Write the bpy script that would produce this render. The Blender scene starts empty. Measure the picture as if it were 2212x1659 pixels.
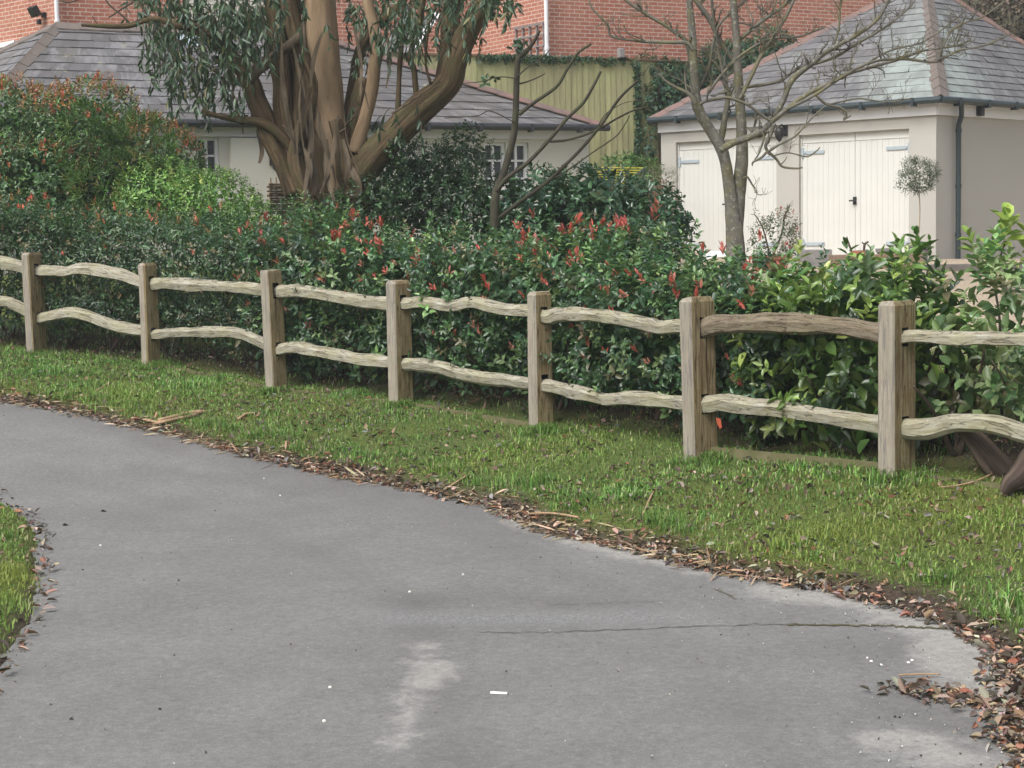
import bpy, math, numpy as np
from mathutils import Matrix, Vector
rng = np.random.default_rng(7)
PI = math.pi
sc = bpy.context.scene
COL = sc.collection
# ---------------------------------------------------------------- camera
F = 3600.0; CX, CY = 1106.0, 829.5
TH = math.atan((829.5-490)/F); PH = 0.020
CAM = np.array([0., 0., 1.9])
fw = np.array([0, math.cos(TH), -math.sin(TH)])
r0 = np.array([1., 0, 0]); u0 = np.array([0, math.sin(TH), math.cos(TH)])
RV = r0*math.cos(PH) - u0*math.sin(PH)
UV_ = u0*math.cos(PH) + r0*math.sin(PH)
def ray(px, py):
    px = np.asarray(px, float); py = np.asarray(py, float)
    return fw + ((px-CX)/F)[..., None]*RV + ((CY-py)/F)[..., None]*UV_
def U(px, py, D):
    r = ray(px, py); return CAM + r*(np.asarray(D, float)/r[..., 1])[..., None]
def proj(P):
    d = np.asarray(P)-CAM; z = d@fw
    z = np.where(z < .1, .1, z)
    return CX+F*(d@RV)/z, CY-F*(d@UV_)/z
def S(d): return F/d
def on_plane(px, py, p0, n):
    r = ray(px, py); return CAM + r*(((np.asarray(p0)-CAM)@n)/(r@n))[..., None]
cam = bpy.data.cameras.new('camera'); co = bpy.data.objects.new('camera', cam); COL.objects.link(co)
cam.sensor_width = 36; cam.lens = F/2212*36; cam.clip_end = 1000; cam.clip_start = .05
M = Matrix([[RV[i], UV_[i], -fw[i], CAM[i]] for i in range(3)]+[[0, 0, 0, 1]])
co.matrix_world = M; sc.camera = co

# ---------------------------------------------------------------- helpers
def nrm(v): return v/np.maximum(np.linalg.norm(v, axis=-1, keepdims=True), 1e-9)
_k = rng.normal(size=(14, 3)); _p = rng.uniform(0, 6.28, 14)
def noise(P, f=1.0):
    P = np.asarray(P)*f; o = 0
    for i in range(14):
        o = o+np.sin(P@(_k[i]*(0.7+.25*i))+_p[i])*(1/(1+.22*i))
    return o/4.0
class MB:
    def __init__(s): s.v = []; s.f = []; s.n = 0; s.uv = []; s.mi = []; s.col = []
    def add(s, v, faces, uv=None, mi=0, col=None):
        v = np.asarray(v, float).reshape(-1, 3)
        for f in faces: s.f.append([i+s.n for i in f]); s.mi.append(mi)
        s.v.append(v); s.uv.append(np.zeros((len(v), 2)) if uv is None else np.asarray(uv, float))
        s.col.append(np.tile(np.array([1., 1, 1]) if col is None else col, (len(v), 1))); s.n += len(v)
    def box(s, c, d, rot=0, mi=0, axes=None, jit=0, col=None):
        c = np.array(c, float); h = np.array(d, float)/2
        P = np.array([[x, y, z] for x in (-1, 1) for y in (-1, 1) for z in (-1, 1)])*h
        if jit: P = P+rng.normal(size=P.shape)*jit
        if axes is None:
            a = np.array([[math.cos(rot), math.sin(rot), 0], [-math.sin(rot), math.cos(rot), 0], [0, 0, 1.]])
        else: a = np.array(axes)
        s.add(P@a+c, [(0, 1, 3, 2), (4, 6, 7, 5), (0, 4, 5, 1), (2, 3, 7, 6), (0, 2, 6, 4), (1, 5, 7, 3)], mi=mi, col=col)
    def tube(s, pts, rad, sides=8, mi=0, jit=0.0, cap=True, flat=1.0, col=None, ref=None, sec=None, rdg=0):
        pts = np.asarray(pts, float); n = len(pts); rad = np.broadcast_to(np.asarray(rad, float), (n,))
        t = nrm(np.gradient(pts, axis=0))
        ref = np.array([0, 0, 1.]) if ref is None else np.asarray(ref, float)
        if abs(t.mean(0)@ref) > .8*np.linalg.norm(t.mean(0)): ref = np.array([0.3, 1., 0.])
        a = nrm(np.cross(t, ref)); b = np.cross(a, t)
        ang = np.linspace(0, 2*PI, sides, endpoint=False)
        ca_, sa_ = (np.cos(ang), np.sin(ang)) if sec is None else (sec[:, 0], sec[:, 1])
        rr = rad[:, None]*np.ones(sides)
        if rdg:
            ph_ = noise(pts, 1.3)*1.2; rr = rr*(1+rdg*(np.sin(ang[None]*5+ph_[:, None]*1.5)*.6+np.sin(ang[None]*9-ph_[:, None]*3)*.5))
        if jit:
            q = pts[:, None, :]+(a[:, None]*np.cos(ang)[None, :, None]+b[:, None]*np.sin(ang)[None, :, None])*rad[:, None, None]
            rr = rr*(1+jit*noise(q.reshape(-1, 3)/max(rad.mean(), .004)*.35).reshape(n, sides))
        V = pts[:, None]+a[:, None]*(ca_*rr*flat)[..., None]+b[:, None]*(sa_*rr)[..., None]
        L = np.r_[0, np.cumsum(np.linalg.norm(np.diff(pts, axis=0), axis=1))]
        uv = np.stack([np.tile((ang*rad.mean())[None], (n, 1)), np.tile(L[:, None], (1, sides))], -1).reshape(-1, 2)
        fs = [(i*sides+j, i*sides+(j+1) % sides, (i+1)*sides+(j+1) % sides, (i+1)*sides+j) for i in range(n-1) for j in range(sides)]
        if cap: fs += [tuple(range(sides))[::-1], tuple((n-1)*sides+j for j in range(sides))]
        s.add(V.reshape(-1, 3), fs, uv, mi, col)
    def build(s, name, mats, parent=None, smooth=False, bevel=0):
        V = np.concatenate(s.v); me = bpy.data.meshes.new(name)
        me.from_pydata(V.tolist(), [], s.f)
        uvl = me.uv_layers.new(name='UVMap'); li = np.zeros(len(me.loops), np.int32); me.loops.foreach_get('vertex_index', li)
        uvl.data.foreach_set('uv', np.concatenate(s.uv)[li].ravel().astype(np.float32))
        ca = me.color_attributes.new('Col', 'FLOAT_COLOR', 'POINT')
        ca.data.foreach_set('color', np.c_[np.concatenate(s.col), np.ones(len(V))].ravel().astype(np.float32))
        if not isinstance(mats, (list, tuple)): mats = [mats]
        for m in mats: me.materials.append(m)
        me.polygons.foreach_set('material_index', s.mi)
        if smooth: me.polygons.foreach_set('use_smooth', [True]*len(me.polygons))
        o = bpy.data.objects.new(name, me); COL.objects.link(o); o.parent = parent
        if bevel:
            b = o.modifiers.new('b', 'BEVEL'); b.width = bevel; b.segments = 2; b.limit_method = 'ANGLE'
        return o
def fastmesh(name, V, Q, col, mat, parent=None, smooth=False):
    """V (n,3); Q (m,k) faces all the same size; col (n,3)"""
    me = bpy.data.meshes.new(name); k = Q.shape[1]; m = len(Q)
    me.vertices.add(len(V)); me.vertices.foreach_set('co', V.ravel().astype(np.float32))
    me.loops.add(m*k); me.loops.foreach_set('vertex_index', Q.ravel().astype(np.int32))
    me.polygons.add(m); me.polygons.foreach_set('loop_start', np.arange(0, m*k, k, dtype=np.int32))
    me.polygons.foreach_set('loop_total', np.full(m, k, np.int32)); me.update(calc_edges=True)
    if smooth: me.polygons.foreach_set('use_smooth', np.ones(m, bool))
    if col is not None:
        ca = me.color_attributes.new('Col', 'FLOAT_COLOR', 'POINT')
        ca.data.foreach_set('color', np.c_[col, np.ones(len(V))].ravel().astype(np.float32))
    me.materials.append(mat); me.validate()
    o = bpy.data.objects.new(name, me); COL.objects.link(o); o.parent = parent
    return o
def tag(o, label=None, cat=None, group=None, kind=None):
    if label: o['label'] = label
    if cat: o['category'] = cat
    if group: o['group'] = group
    if kind: o['kind'] = kind
    return o
def empty(name, label, cat, group=None, loc=None):
    o = bpy.data.objects.new(name, None); COL.objects.link(o); o.empty_display_size = .1
    return tag(o, label, cat, group)
def smooth_line(pts, n):
    pts = np.asarray(pts, float); m = len(pts)
    if m == 2: return pts[0]+(pts[1]-pts[0])*np.linspace(0, 1, n)[:, None]
    P = np.vstack([2*pts[0]-pts[1], pts, 2*pts[-1]-pts[-2]])
    t = np.linspace(0, m-1-1e-6, n); i = t.astype(int); f = (t-i)[:, None]
    p0, p1, p2, p3 = P[i], P[i+1], P[i+2], P[i+3]
    return .5*((2*p1)+(-p0+p2)*f+(2*p0-5*p1+4*p2-p3)*f**2+(-p0+3*p1-3*p2+p3)*f**3)

# ---------------------------------------------------------------- materials
def mat(name):
    m = bpy.data.materials.new(name); m.use_nodes = True; nt = m.node_tree
    return m, nt, nt.nodes['Principled BSDF'], nt.nodes.new, nt.links.new
def ramp(nt, fac, stops):
    r = nt.nodes.new('ShaderNodeValToRGB'); el = r.color_ramp.elements
    while len(el) < len(stops): el.new(.5)
    for e, (p, c) in zip(el, stops): e.position = p; e.color = (*c, 1) if len(c) == 3 else c
    nt.links.new(fac, r.inputs[0]); return r.outputs[0]
def g(v): return (v, v, v)
def nz(nt, scale, detail=6, rough=.6, coord=None, sc3=None, dist=0):
    n = nt.nodes.new('ShaderNodeTexNoise'); n.inputs['Scale'].default_value = scale; n.inputs['Detail'].default_value = detail
    n.inputs['Roughness'].default_value = rough; n.inputs['Distortion'].default_value = dist
    if coord is not None:
        if sc3 is not None:
            mp = nt.nodes.new('ShaderNodeMapping'); mp.inputs['Scale'].default_value = sc3
            nt.links.new(coord, mp.inputs['Vector']); coord = mp.outputs[0]
        nt.links.new(coord, n.inputs['Vector'])
    return n.outputs['Fac']
def mix(nt, fac, a, b, mode='MIX'):
    m = nt.nodes.new('ShaderNodeMix'); m.data_type = 'RGBA'; m.blend_type = mode
    for s, v in ((m.inputs[0], fac), (m.inputs[6], a), (m.inputs[7], b)):
        if isinstance(v, (int, float)): s.default_value = v
        elif isinstance(v, tuple): s.default_value = (*v, 1)
        else: nt.links.new(v, s)
    return m.outputs[2]
def bump(nt, b, h, strength=.4, dist=.01):
    n = nt.nodes.new('ShaderNodeBump'); n.inputs['Strength'].default_value = strength; n.inputs['Distance'].default_value = dist
    nt.links.new(h, n.inputs['Height']); nt.links.new(n.outputs[0], b.inputs['Normal'])
def pos(nt): return nt.nodes.new('ShaderNodeNewGeometry').outputs['Position']
def uvn(nt): return nt.nodes.new('ShaderNodeTexCoord').outputs['UV']
def attr(nt, a):
    n = nt.nodes.new('ShaderNodeAttribute'); n.attribute_name = a; return n.outputs['Color']
def spec(b, r, s=.5):
    b.inputs['Roughness'].default_value = r; b.inputs['Specular IOR Level'].default_value = s

def M_simple(name, c, r=.6, var=.25, scale=8, bmp=.1, s=.4, c2=None, sc3=None):
    m, nt, b, _, L = mat(name); p = pos(nt)
    f = nz(nt, scale, coord=p, sc3=sc3)
    c2 = c2 or tuple(x*(1-var) for x in c)
    L(ramp(nt, f, [(.3, c2), (.7, c)]), b.inputs['Base Color']); spec(b, r, s)
    if bmp: bump(nt, b, f, bmp)
    return m
def M_leaf(name, rough=.38, trans=.22, s=.5):
    m, nt, b, new, L = mat(name); c = attr(nt, 'Col')
    L(c, b.inputs['Base Color']); spec(b, rough, s)
    t = new('ShaderNodeBsdfTranslucent'); L(mix(nt, .5, c, (.16, .26, .03), 'ADD'), t.inputs[0])
    mx = new('ShaderNodeMixShader'); mx.inputs[0].default_value = trans
    L(b.outputs[0], mx.inputs[1]); L(t.outputs[0], mx.inputs[2]); L(mx.outputs[0], nt.nodes['Material Output'].inputs[0])
    return m
def M_wood(name, pale, brown, green, axis_uv=True):
    m, nt, b, new, L = mat(name)
    cd = uvn(nt) if axis_uv else pos(nt)
    s3 = (38, 5.0, 1) if axis_uv else (38, 38, 3.2)
    grain = nz(nt, 1, 10, .8, cd, s3, .8)
    big = nz(nt, 3.2, 7, .7, pos(nt)); big2 = nz(nt, 9, 8, .75, pos(nt)); sp_ = nz(nt, 55, 6, .8, pos(nt))
    c = ramp(nt, grain, [(.33, tuple(x*.30 for x in brown)), (.40, tuple(x*.9 for x in brown)), (.52, tuple((x+y)/2 for x, y in zip(pale, brown))), (.66, pale)])
    c = mix(nt, ramp(nt, big, [(.42, g(0)), (.60, g(.7))]), c, mix(nt, .5, c, green))
    c = mix(nt, ramp(nt, big2, [(.50, g(0)), (.60, g(.55))]), c, brown)
    c = mix(nt, ramp(nt, sp_, [(.58, g(0)), (.68, g(.55))]), c, tuple(min(1, x*1.25) for x in pale))
    c = mix(nt, ramp(nt, sp_, [(.32, g(.6)), (.42, g(0))]), c, tuple(x*.35 for x in brown))
    cr = nz(nt, 1, 3, .5, cd, (30, 2.4, 1) if axis_uv else (22, 22, 1.1), .6)
    c = mix(nt, ramp(nt, cr, [(.475, g(0)), (.495, g(.8)), (.505, g(.8)), (.525, g(0))]), c, tuple(x*.22 for x in brown))
    c = mix(nt, ramp(nt, nz(nt, 1, 5, .7, cd, (14, 2, 1) if axis_uv else (9, 9, 1.3)), [(.52, g(0)), (.66, g(.6))]), c, tuple(x*.5 for x in brown))
    if not axis_uv:   # the side turned to the weather has silvered, the sheltered side is browner
        sx = nt.nodes.new('ShaderNodeSeparateXYZ'); ge = nt.nodes.new('ShaderNodeNewGeometry'); L(ge.outputs['True Normal'], sx.inputs[0])
        wx = ramp(nt, sx.outputs[0], [(.0, g(.72)), (.12, g(0))])
        c = mix(nt, wx, c, mix(nt, .45, (.30, .31, .325), c))
    L(c, b.inputs['Base Color']); spec(b, .9, .15); bump(nt, b, mix(nt, .4, grain, sp_), .9, .012)
    return m
LEAF = M_leaf('glossy_leaf', .34, .2, .55); LEAFM = M_leaf('matt_leaf', .5, .2, .4); GRASS = M_leaf('grass_blade', .55, .3, .3)
DRY = M_leaf('dry_leaf', .75, .08, .2)
POSTW = M_wood('oak_post', (.39, .335, .225), (.24, .165, .085), (.23, .215, .085), False)
RAILW = M_wood('cleft_rail', (.42, .415, .365), (.25, .22, .155), (.30, .30, .15))
RAILD = M_wood('cleft_rail_dark', (.27, .235, .18), (.15, .115, .08), (.2, .19, .1))
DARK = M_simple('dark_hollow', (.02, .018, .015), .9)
TWIG = M_simple('shrub_stem', (.09, .065, .045), .85, .5, 20, .3)
def M_bark(name, a, b_, c, green=None, sc=(26, 2.2, 1), spots=None):
    m, nt, b, new, L = mat(name); cd = uvn(nt)
    f = nz(nt, 1, 7, .65, cd, sc, .5); h = nz(nt, 2.3, 4, .6, pos(nt))
    k = ramp(nt, f, [(.3, a), (.5, b_), (.68, c)])
    k = mix(nt, ramp(nt, h, [(.4, g(0)), (.65, g(.7))]), k, b_)
    if green: k = mix(nt, ramp(nt, nz(nt, 5, 5, .7, pos(nt)), [(.48, g(0)), (.6, g(.75))]), k, green)
    if spots: k = mix(nt, ramp(nt, nz(nt, 22, 4, .7, pos(nt)), [(.56, g(0)), (.63, g(.8))]), k, spots)
    L(k, b.inputs['Base Color']); spec(b, .85, .2); bump(nt, b, f, .8, .02); return m
EUC = M_bark('eucalyptus_bark', (.016, .012, .008), (.08, .056, .031), (.22, .155, .09), (.075, .07, .03))
EUCP = M_bark('eucalyptus_smooth', (.10, .068, .04), (.22, .155, .095), (.31, .23, .15), None, (6, 1.0, 1))
LICH = M_bark('lichen_bark', (.05, .047, .042), (.112, .105, .09), (.20, .19, .165), (.135, .125, .06), (14, 6, 1), (.26, .27, .22))
TWIGL = M_bark('lichen_twig', (.058, .054, .045), (.12, .114, .094), (.21, .205, .17), (.14, .132, .065), (14, 5, 1))
SAPL = M_bark('sapling_bark', (.022, .02, .016), (.045, .04, .03), (.085, .078, .055), (.05, .055, .028), (10, 3, 1))
STUMP = M_bark('dead_log_bark', (.022, .017, .014), (.07, .052, .042), (.15, .115, .09), None, (20, 1.6, 1))

def M_brick():
    m, nt, b, new, L = mat('red_brick'); t = new('ShaderNodeTexBrick')
    L(uvn(nt), t.inputs['Vector']); t.inputs['Scale'].default_value = 1
    for k, v in (('Brick Width', .225), ('Row Height', .075), ('Mortar Size', .009), ('Mortar Smooth', .15), ('Bias', -.1)): t.inputs[k].default_value = v
    t.inputs['Color1'].default_value = (.40, .15, .095, 1); t.inputs['Color2'].default_value = (.30, .108, .07, 1)
    t.inputs['Mortar'].default_value = (.52, .44, .38, 1)
    c = mix(nt, ramp(nt, nz(nt, 1.3, 6, .6, pos(nt)), [(.35, g(.0)), (.7, g(.35))]), t.outputs['Color'], (.50, .30, .23))
    c = mix(nt, ramp(nt, nz(nt, 14, 5, .6, pos(nt)), [(.4, g(0)), (.7, g(.4))]), c, (.24, .08, .055))
    L(c, b.inputs['Base Color']); spec(b, .9, .2)
    bump(nt, b, t.outputs['Fac'], -.5, .008); return m
BRICK = M_brick()
def M_slate(name, c1, c2, c3, pale, green=False):
    m, nt, b, new, L = mat(name); t = new('ShaderNodeTexBrick')
    L(uvn(nt), t.inputs['Vector']); t.inputs['Scale'].default_value = 1
    for k, v in (('Brick Width', .25), ('Row Height', 1.0), ('Mortar Size', .004), ('Mortar Smooth', .1), ('Bias', 0)): t.inputs[k].default_value = v
    mp = new('ShaderNodeMapping'); mp.inputs['Scale'].default_value = (1, 1, 1); L(uvn(nt), mp.inputs[0]); L(mp.outputs[0], t.inputs['Vector'])
    t.inputs['Color1'].default_value = (*c1, 1); t.inputs['Color2'].default_value = (*c2, 1); t.inputs['Mortar'].default_value = (.06, .06, .065, 1)
    c = mix(nt, ramp(nt, nz(nt, 1.1, 6, .65, pos(nt)), [(.4, g(0)), (.62, g(.75))]), t.outputs['Color'], c3)
    # diagonal weather streaks
    c = mix(nt, ramp(nt, nz(nt, 1, 5, .6, uvn(nt), (3.2, .35, 1), 1.2), [(.5, g(0)), (.66, g(.6))]), c, pale)
    if green:   # paler green slates laid round the near corner
        c = mix(nt, attr(nt, 'Col'), c, mix(nt, ramp(nt, nz(nt, 3, 5, .6, pos(nt)), [(.4, g(0)), (.6, g(1))]), (.20, .225, .215), (.30, .345, .325)))
    lich = nz(nt, 5, 8, .75, pos(nt))
    c = mix(nt, ramp(nt, lich, [(.62, g(0)), (.68, g(.8))]), c, (.36, .37, .24))
    L(c, b.inputs['Base Color']); spec(b, .6, .4); bump(nt, b, nz(nt, 30, 4, .6, pos(nt)), .25, .005); return m
SLATE = M_slate('slate_roof', (.083, .082, .086), (.142, .14, .145), (.118, .108, .102), (.24, .24, .25))
SLATEG = M_slate('slate_roof_green', (.092, .091, .096), (.152, .152, .156), (.105, .096, .096), (.22, .226, .228), True)
RIDGE = M_simple('ridge_tile', (.17, .14, .125), .9, .3, 3, .3, .2, (.13, .115, .105))
RIDGER = M_simple('red_ridge_tile', (.23, .14, .115), .9, .3, 3, .3, .2, (.13, .105, .10))
REND = M_simple('cream_render', (.53, .515, .455), .9, .05, 1.2, .08, .2)
RENDG = M_simple('grey_cream_render', (.395, .383, .352), .9, .05, 1.0, .06, .2)
WHITE = M_simple('white_paint', (.70, .70, .71), .45, .05, 3, .02)
DOORP = M_simple('cream_door_paint', (.575, .575, .545), .4, .05, 2.2, .02)
GUT = M_simple('dark_green_gutter', (.03, .045, .05), .4, .2, 8, 0)
GUTB = M_simple('black_gutter', (.035, .037, .042), .5, .2, 8, 0)
STEEL = M_simple('galvanised_hinge', (.36, .42, .46), .5, .15, 20, 0)
BLACK = M_simple('black_metal', (.02, .02, .022), .45, .2, 8, 0)
GLASSM, _nt, _b, _n, _L = mat('window_glass'); _b.inputs['Base Color'].default_value = (.05, .055, .06, 1); spec(_b, .08, .6)
TERRA = M_simple('terracotta', (.38, .17, .10), .85, .3, 12, .2)
STONE = M_simple('grey_stone', (.25, .24, .23), .9, .3, 12, .3)
YEL = M_simple('yellow_plastic_line', (.62, .52, .05), .5, .1, 8, 0)
TREL = M_simple('grey_trellis', (.22, .20, .20), .85, .2, 12, .1)
def M_fence():
    m, nt, b, new, L = mat('algae_fence_board')
    c = ramp(nt, nz(nt, 1, 6, .6, pos(nt), (6, 6, .7)), [(.3, (.20, .195, .10)), (.55, (.32, .325, .165)), (.75, (.36, .345, .20))])
    c = mix(nt, ramp(nt, nz(nt, 1.1, 4, .6, pos(nt)), [(.45, g(0)), (.65, g(.5))]), c, (.25, .22, .15))
    c = mix(nt, 1.0, c, attr(nt, 'Col'), 'MULTIPLY')
    L(c, b.inputs['Base Color']); spec(b, .9, .15); return m
FENM = M_fence()
WATT = M_wood('wattle', (.30, .23, .15), (.15, .10, .06), (.14, .12, .06))

# ---------------------------------------------------------------- ground shape
def zr(Y):
    t = (np.asarray(Y, float)-12.6); return -.12+.118*(np.log1p(np.exp(np.clip(t*2.0, -30, 30)))/2.0)
def road_pt(px, py):
    d = 8.0*np.ones(np.shape(px)); r = ray(px, py)
    for _ in range(60):
        d = .6*d+.4*(CAM[2]-zr(d))/(-r[..., 2]/r[..., 1])
    return CAM+r*(d/r[..., 1])[..., None]
RE = [(-160, 852), (-60, 858), (0, 865), (150, 890), (330, 930), (500, 975), (700, 1022), (900, 1058), (1050, 1092), (1180, 1150), (1400, 1195), (1570, 1240), (1800, 1280), (1950, 1318), (2085, 1372), (2155, 1420), (2185, 1500), (2200, 1580), (2215, 1660), (2260, 1800)]
LE = [(-260, 985), (-60, 1040), (0, 1078), (60, 1110), (98, 1160), (104, 1230), (92, 1320), (45, 1400), (-5, 1480), (-90, 1580), (-200, 1700)]
REp = road_pt(*np.array(RE, float).T); LEp = road_pt(*np.array(LE, float).T)
REp = np.vstack([REp, [REp[-1]+[.1, -2.5, 0], REp[-1]+[.2, -8, 0]]]); LEp = np.vstack([LEp, [LEp[-1]+[-.1, -3, 0], LEp[-1]+[-.1, -7, 0]]])
ext0 = REp[0]+[-12, 2.0, 0]; ext1 = LEp[0]+[-12, 2.0, 0]
ROADP = np.vstack([ext0, REp, LEp[::-1], ext1])[:, :2]
def seg_dist(X, Y, P, closed=False):
    P = np.asarray(P)[:, :2]; A = P if closed else P[:-1]; B = np.roll(P, -1, 0) if closed else P[1:]
    best = np.full(X.shape, 1e9); sgn = np.ones(X.shape)
    for a, b in zip(A, B):
        ab = b-a; l = ab@ab
        t = np.clip(((X-a[0])*ab[0]+(Y-a[1])*ab[1])/l, 0, 1)
        dx = X-a[0]-t*ab[0]; dy = Y-a[1]-t*ab[1]; d = np.hypot(dx, dy)
        s = np.where(ab[0]*(Y-a[1])-ab[1]*(X-a[0]) >= 0, 1., -1.)
        m = d < best; best = np.where(m, d, best); sgn = np.where(m, s, sgn)
    return best, sgn
def inside(X, Y, P):
    c = np.zeros(X.shape, bool); n = len(P)
    for i in range(n):
        x1, y1 = P[i]; x2, y2 = P[(i+1) % n]
        if y1 == y2: continue
        m = ((y1 > Y) != (y2 > Y)) & (X < (x2-x1)*(Y-y1)/(y2-y1)+x1); c ^= m
    return c
def road_sd(X, Y):
    d, _ = seg_dist(X, Y, ROADP, True); return np.where(inside(X, Y, ROADP), -d, d)
# posts: px left, px right, top, base, depth
PO = [(-190, -145, 522, 742, 19.3), (57, 103, 545, 764, 18.8), (305, 349, 568, 792, 18.0), (573, 622, 583, 846, 16.75), (838, 895, 606, 876, 15.45), (1140, 1198, 630, 926, 13.95), (1472, 1556, 643, 988, 12.3), (1895, 1979, 650, 1030, 10.95), (2440, 2535, 668, 1100, 9.75)]
PB = np.array([U((a+b)/2, base, d) for a, b, t, base, d in PO])
PT = np.array([U((a+b)/2, top, d) for a, b, t, base, d in PO for top in [t]])
FLINE = np.vstack([PB[0]+(PB[0]-PB[1])*4, PB, PB[-1]+(PB[-1]-PB[-2])*5])
def fence_off(X, Y):
    d, s = seg_dist(X, Y, FLINE); return d*s
ctrl = [p for p in PB]
for p in REp[:-2]: ctrl.append(p+[0, 0, .05])
for p in LEp[:-2]: ctrl.append(p+[0, 0, .04])
for q in [(2030, 640, 16.5), (1985, 700, 14.6), (2120, 600, 20), (2081, 557, 27), (1415, 562, 30), (450, 742, 19.6), (1700, 580, 23), (1500, 600, 20), (1300, 720, 17), (900, 700, 19), (2212, 600, 21), (2212, 720, 13.8), (100, 700, 20.6)]:
    ctrl.append(U(*q))
for q in [(-8, 24, 1.3), (-3, 26, 1.3), (1.6, 28.5, 1.3), (7, 27, 1.25), (3.2, 29.2, 1.2), (5, 27.8, 1.2), (2.3, 30.2, 1.22), (1.0, 29.6, 1.3), (5, 31.5, 1.25), (8, 31, 1.25), (1.2, 31.3, 1.8), (12, 31, 1.3), (-20, 25, 1.5), (-9, 19.8, .8), (-20, 20, 1.0), (8, 14, .8), (14, 16, 1.2), (12, 8, .3), (5, 6.5, .0), (-9, 10, -.05), (-14, 8, 0), (-5, 5, -.1), (-4, 2, -.1), (4, 2, -.1), (20, 5, .3), (0, -10, -.2), (-30, 0, 0), (30, 0, .5), (-40, 30, 3), (40, 30, 3), (-10, 33, 3.0), (0, 32.5, 3.0), (7, 36, 3.0), (15, 40, 3.5), (-30, 60, 9), (0, 60, 8), (30, 60, 9), (0, 110, 17), (-80, 110, 17), (80, 110, 17), (-110, 0, 2), (110, 0, 2), (0, -110, 0), (0, 200, 18), (-200, 200, 18), (200, 200, 18), (-200, -200, 0), (200, -200, 0)]:
    ctrl.append(np.array(q, float))
C = np.array(ctrl)
Kmat = np.linalg.norm(C[:, None, :2]-C[None, :, :2], axis=-1)
A_ = np.block([[Kmat+np.eye(len(C))*-1e-6, np.ones((len(C), 1))], [np.ones((1, len(C))), np.zeros((1, 1))]])
Wt = np.linalg.solve(A_, np.r_[C[:, 2], 0])
def z_out(X, Y):
    o = np.full(X.shape, Wt[-1])
    for c, w in zip(C, Wt[:-1]): o = o+w*np.hypot(X-c[0], Y-c[1])
    return o
def gz(X, Y):
    X = np.asarray(X, float); Y = np.asarray(Y, float)
    sd = road_sd(X, Y); P = np.stack([X, Y, 0*X], -1)
    w = noise(P, 3.0)*.04+noise(P, 9.0)*.03
    t = np.clip((sd+w+.10)/.25, 0, 1); t = t*t*(3-2*t)
    near = np.clip(1-np.hypot(X, Y-12)/40, 0, 1)
    zo = z_out(X, Y)+near*(noise(P, 1.6)*.02+noise(P, 6.0)*.010)*np.clip(sd/.3, 0, 1)
    return (zr(Y)-.06)*(1-t)+zo*t
def axis(lo, hi, a, b, st, grow=1.25):
    m = list(np.arange(a, b, st)); s = st; x = m[-1]
    while x < hi: s *= grow; x += s; m.append(x)
    s = st; x = a; l = []
    while x > lo: s *= grow; x -= s; l.append(x)
    return np.array(l[::-1]+m)
gx = axis(-110, 110, -7.6, 5.2, .065); gy = axis(-90, 130, 5.2, 20.5, .065)
GX, GY = np.meshgrid(gx, gy); GZ = gz(GX, GY)
ny, nx = GX.shape
idx = np.arange(nx*ny).reshape(ny, nx)
Q = np.stack([idx[:-1, :-1], idx[:-1, 1:], idx[1:, 1:], idx[1:, :-1]], -1).reshape(-1, 4)
SD = road_sd(GX, GY); FO = fence_off(GX, GY); PG = np.stack([GX, GY, 0*GX], -1)
soil = np.clip(1-(SD-np.where(GX < -2.3, .0, .10)-.12*noise(PG, 2.5))/.2, 0, 1)
hed = np.clip(1-np.abs(FO-.9)/.75, 0, 1)*1.6*(FO > .05); soil = np.clip(soil+hed, 0, 1)
grav = ((FO > 2.2) & (GX > 1.5) & (GY < 33) & (GX < 18)).astype(float)*np.clip((FO-2.2)*2+noise(PG, 1.5), 0, 1)
mossm = np.clip(noise(PG, .9)+.3+noise(PG, 4)*.3, 0, 1)
gcol = np.stack([soil, grav, mossm], -1).reshape(-1, 3)
def M_ground():
    m, nt, b, new, L = mat('ground_grass_soil'); sp = new('ShaderNodeSeparateColor'); L(attr(nt, 'Col'), sp.inputs[0])
    n1 = nz(nt, 9, 8, .7, pos(nt)); n2 = nz(nt, 45, 6, .7, pos(nt))
    gr = ramp(nt, n2, [(.3, (.045, .055, .02)), (.5, (.09, .13, .035)), (.7, (.15, .17, .06))])
    gr = mix(nt, sp.outputs[2], gr, mix(nt, n1, gr, (.14, .14, .03)))
    so = ramp(nt, n2, [(.3, (.03, .022, .017)), (.55, (.075, .055, .042)), (.75, (.13, .095, .07))])
    gv = ramp(nt, nz(nt, 60, 4, .8, pos(nt)), [(.35, (.20, .14, .09)), (.5, (.42, .34, .25)), (.65, (.62, .55, .44))])
    c = mix(nt, sp.outputs[0], gr, so); c = mix(nt, sp.outputs[1], c, gv)
    L(c, b.inputs['Base Color']); spec(b, .95, .15); bump(nt, b, n2, .8, .03); return m
ground = fastmesh('ground', np.stack([GX, GY, GZ], -1).reshape(-1, 3), Q, gcol, M_ground(), smooth=True); tag(ground, 'grassy verge and garden ground with bare soil under the hedge', kind='structure')
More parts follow.
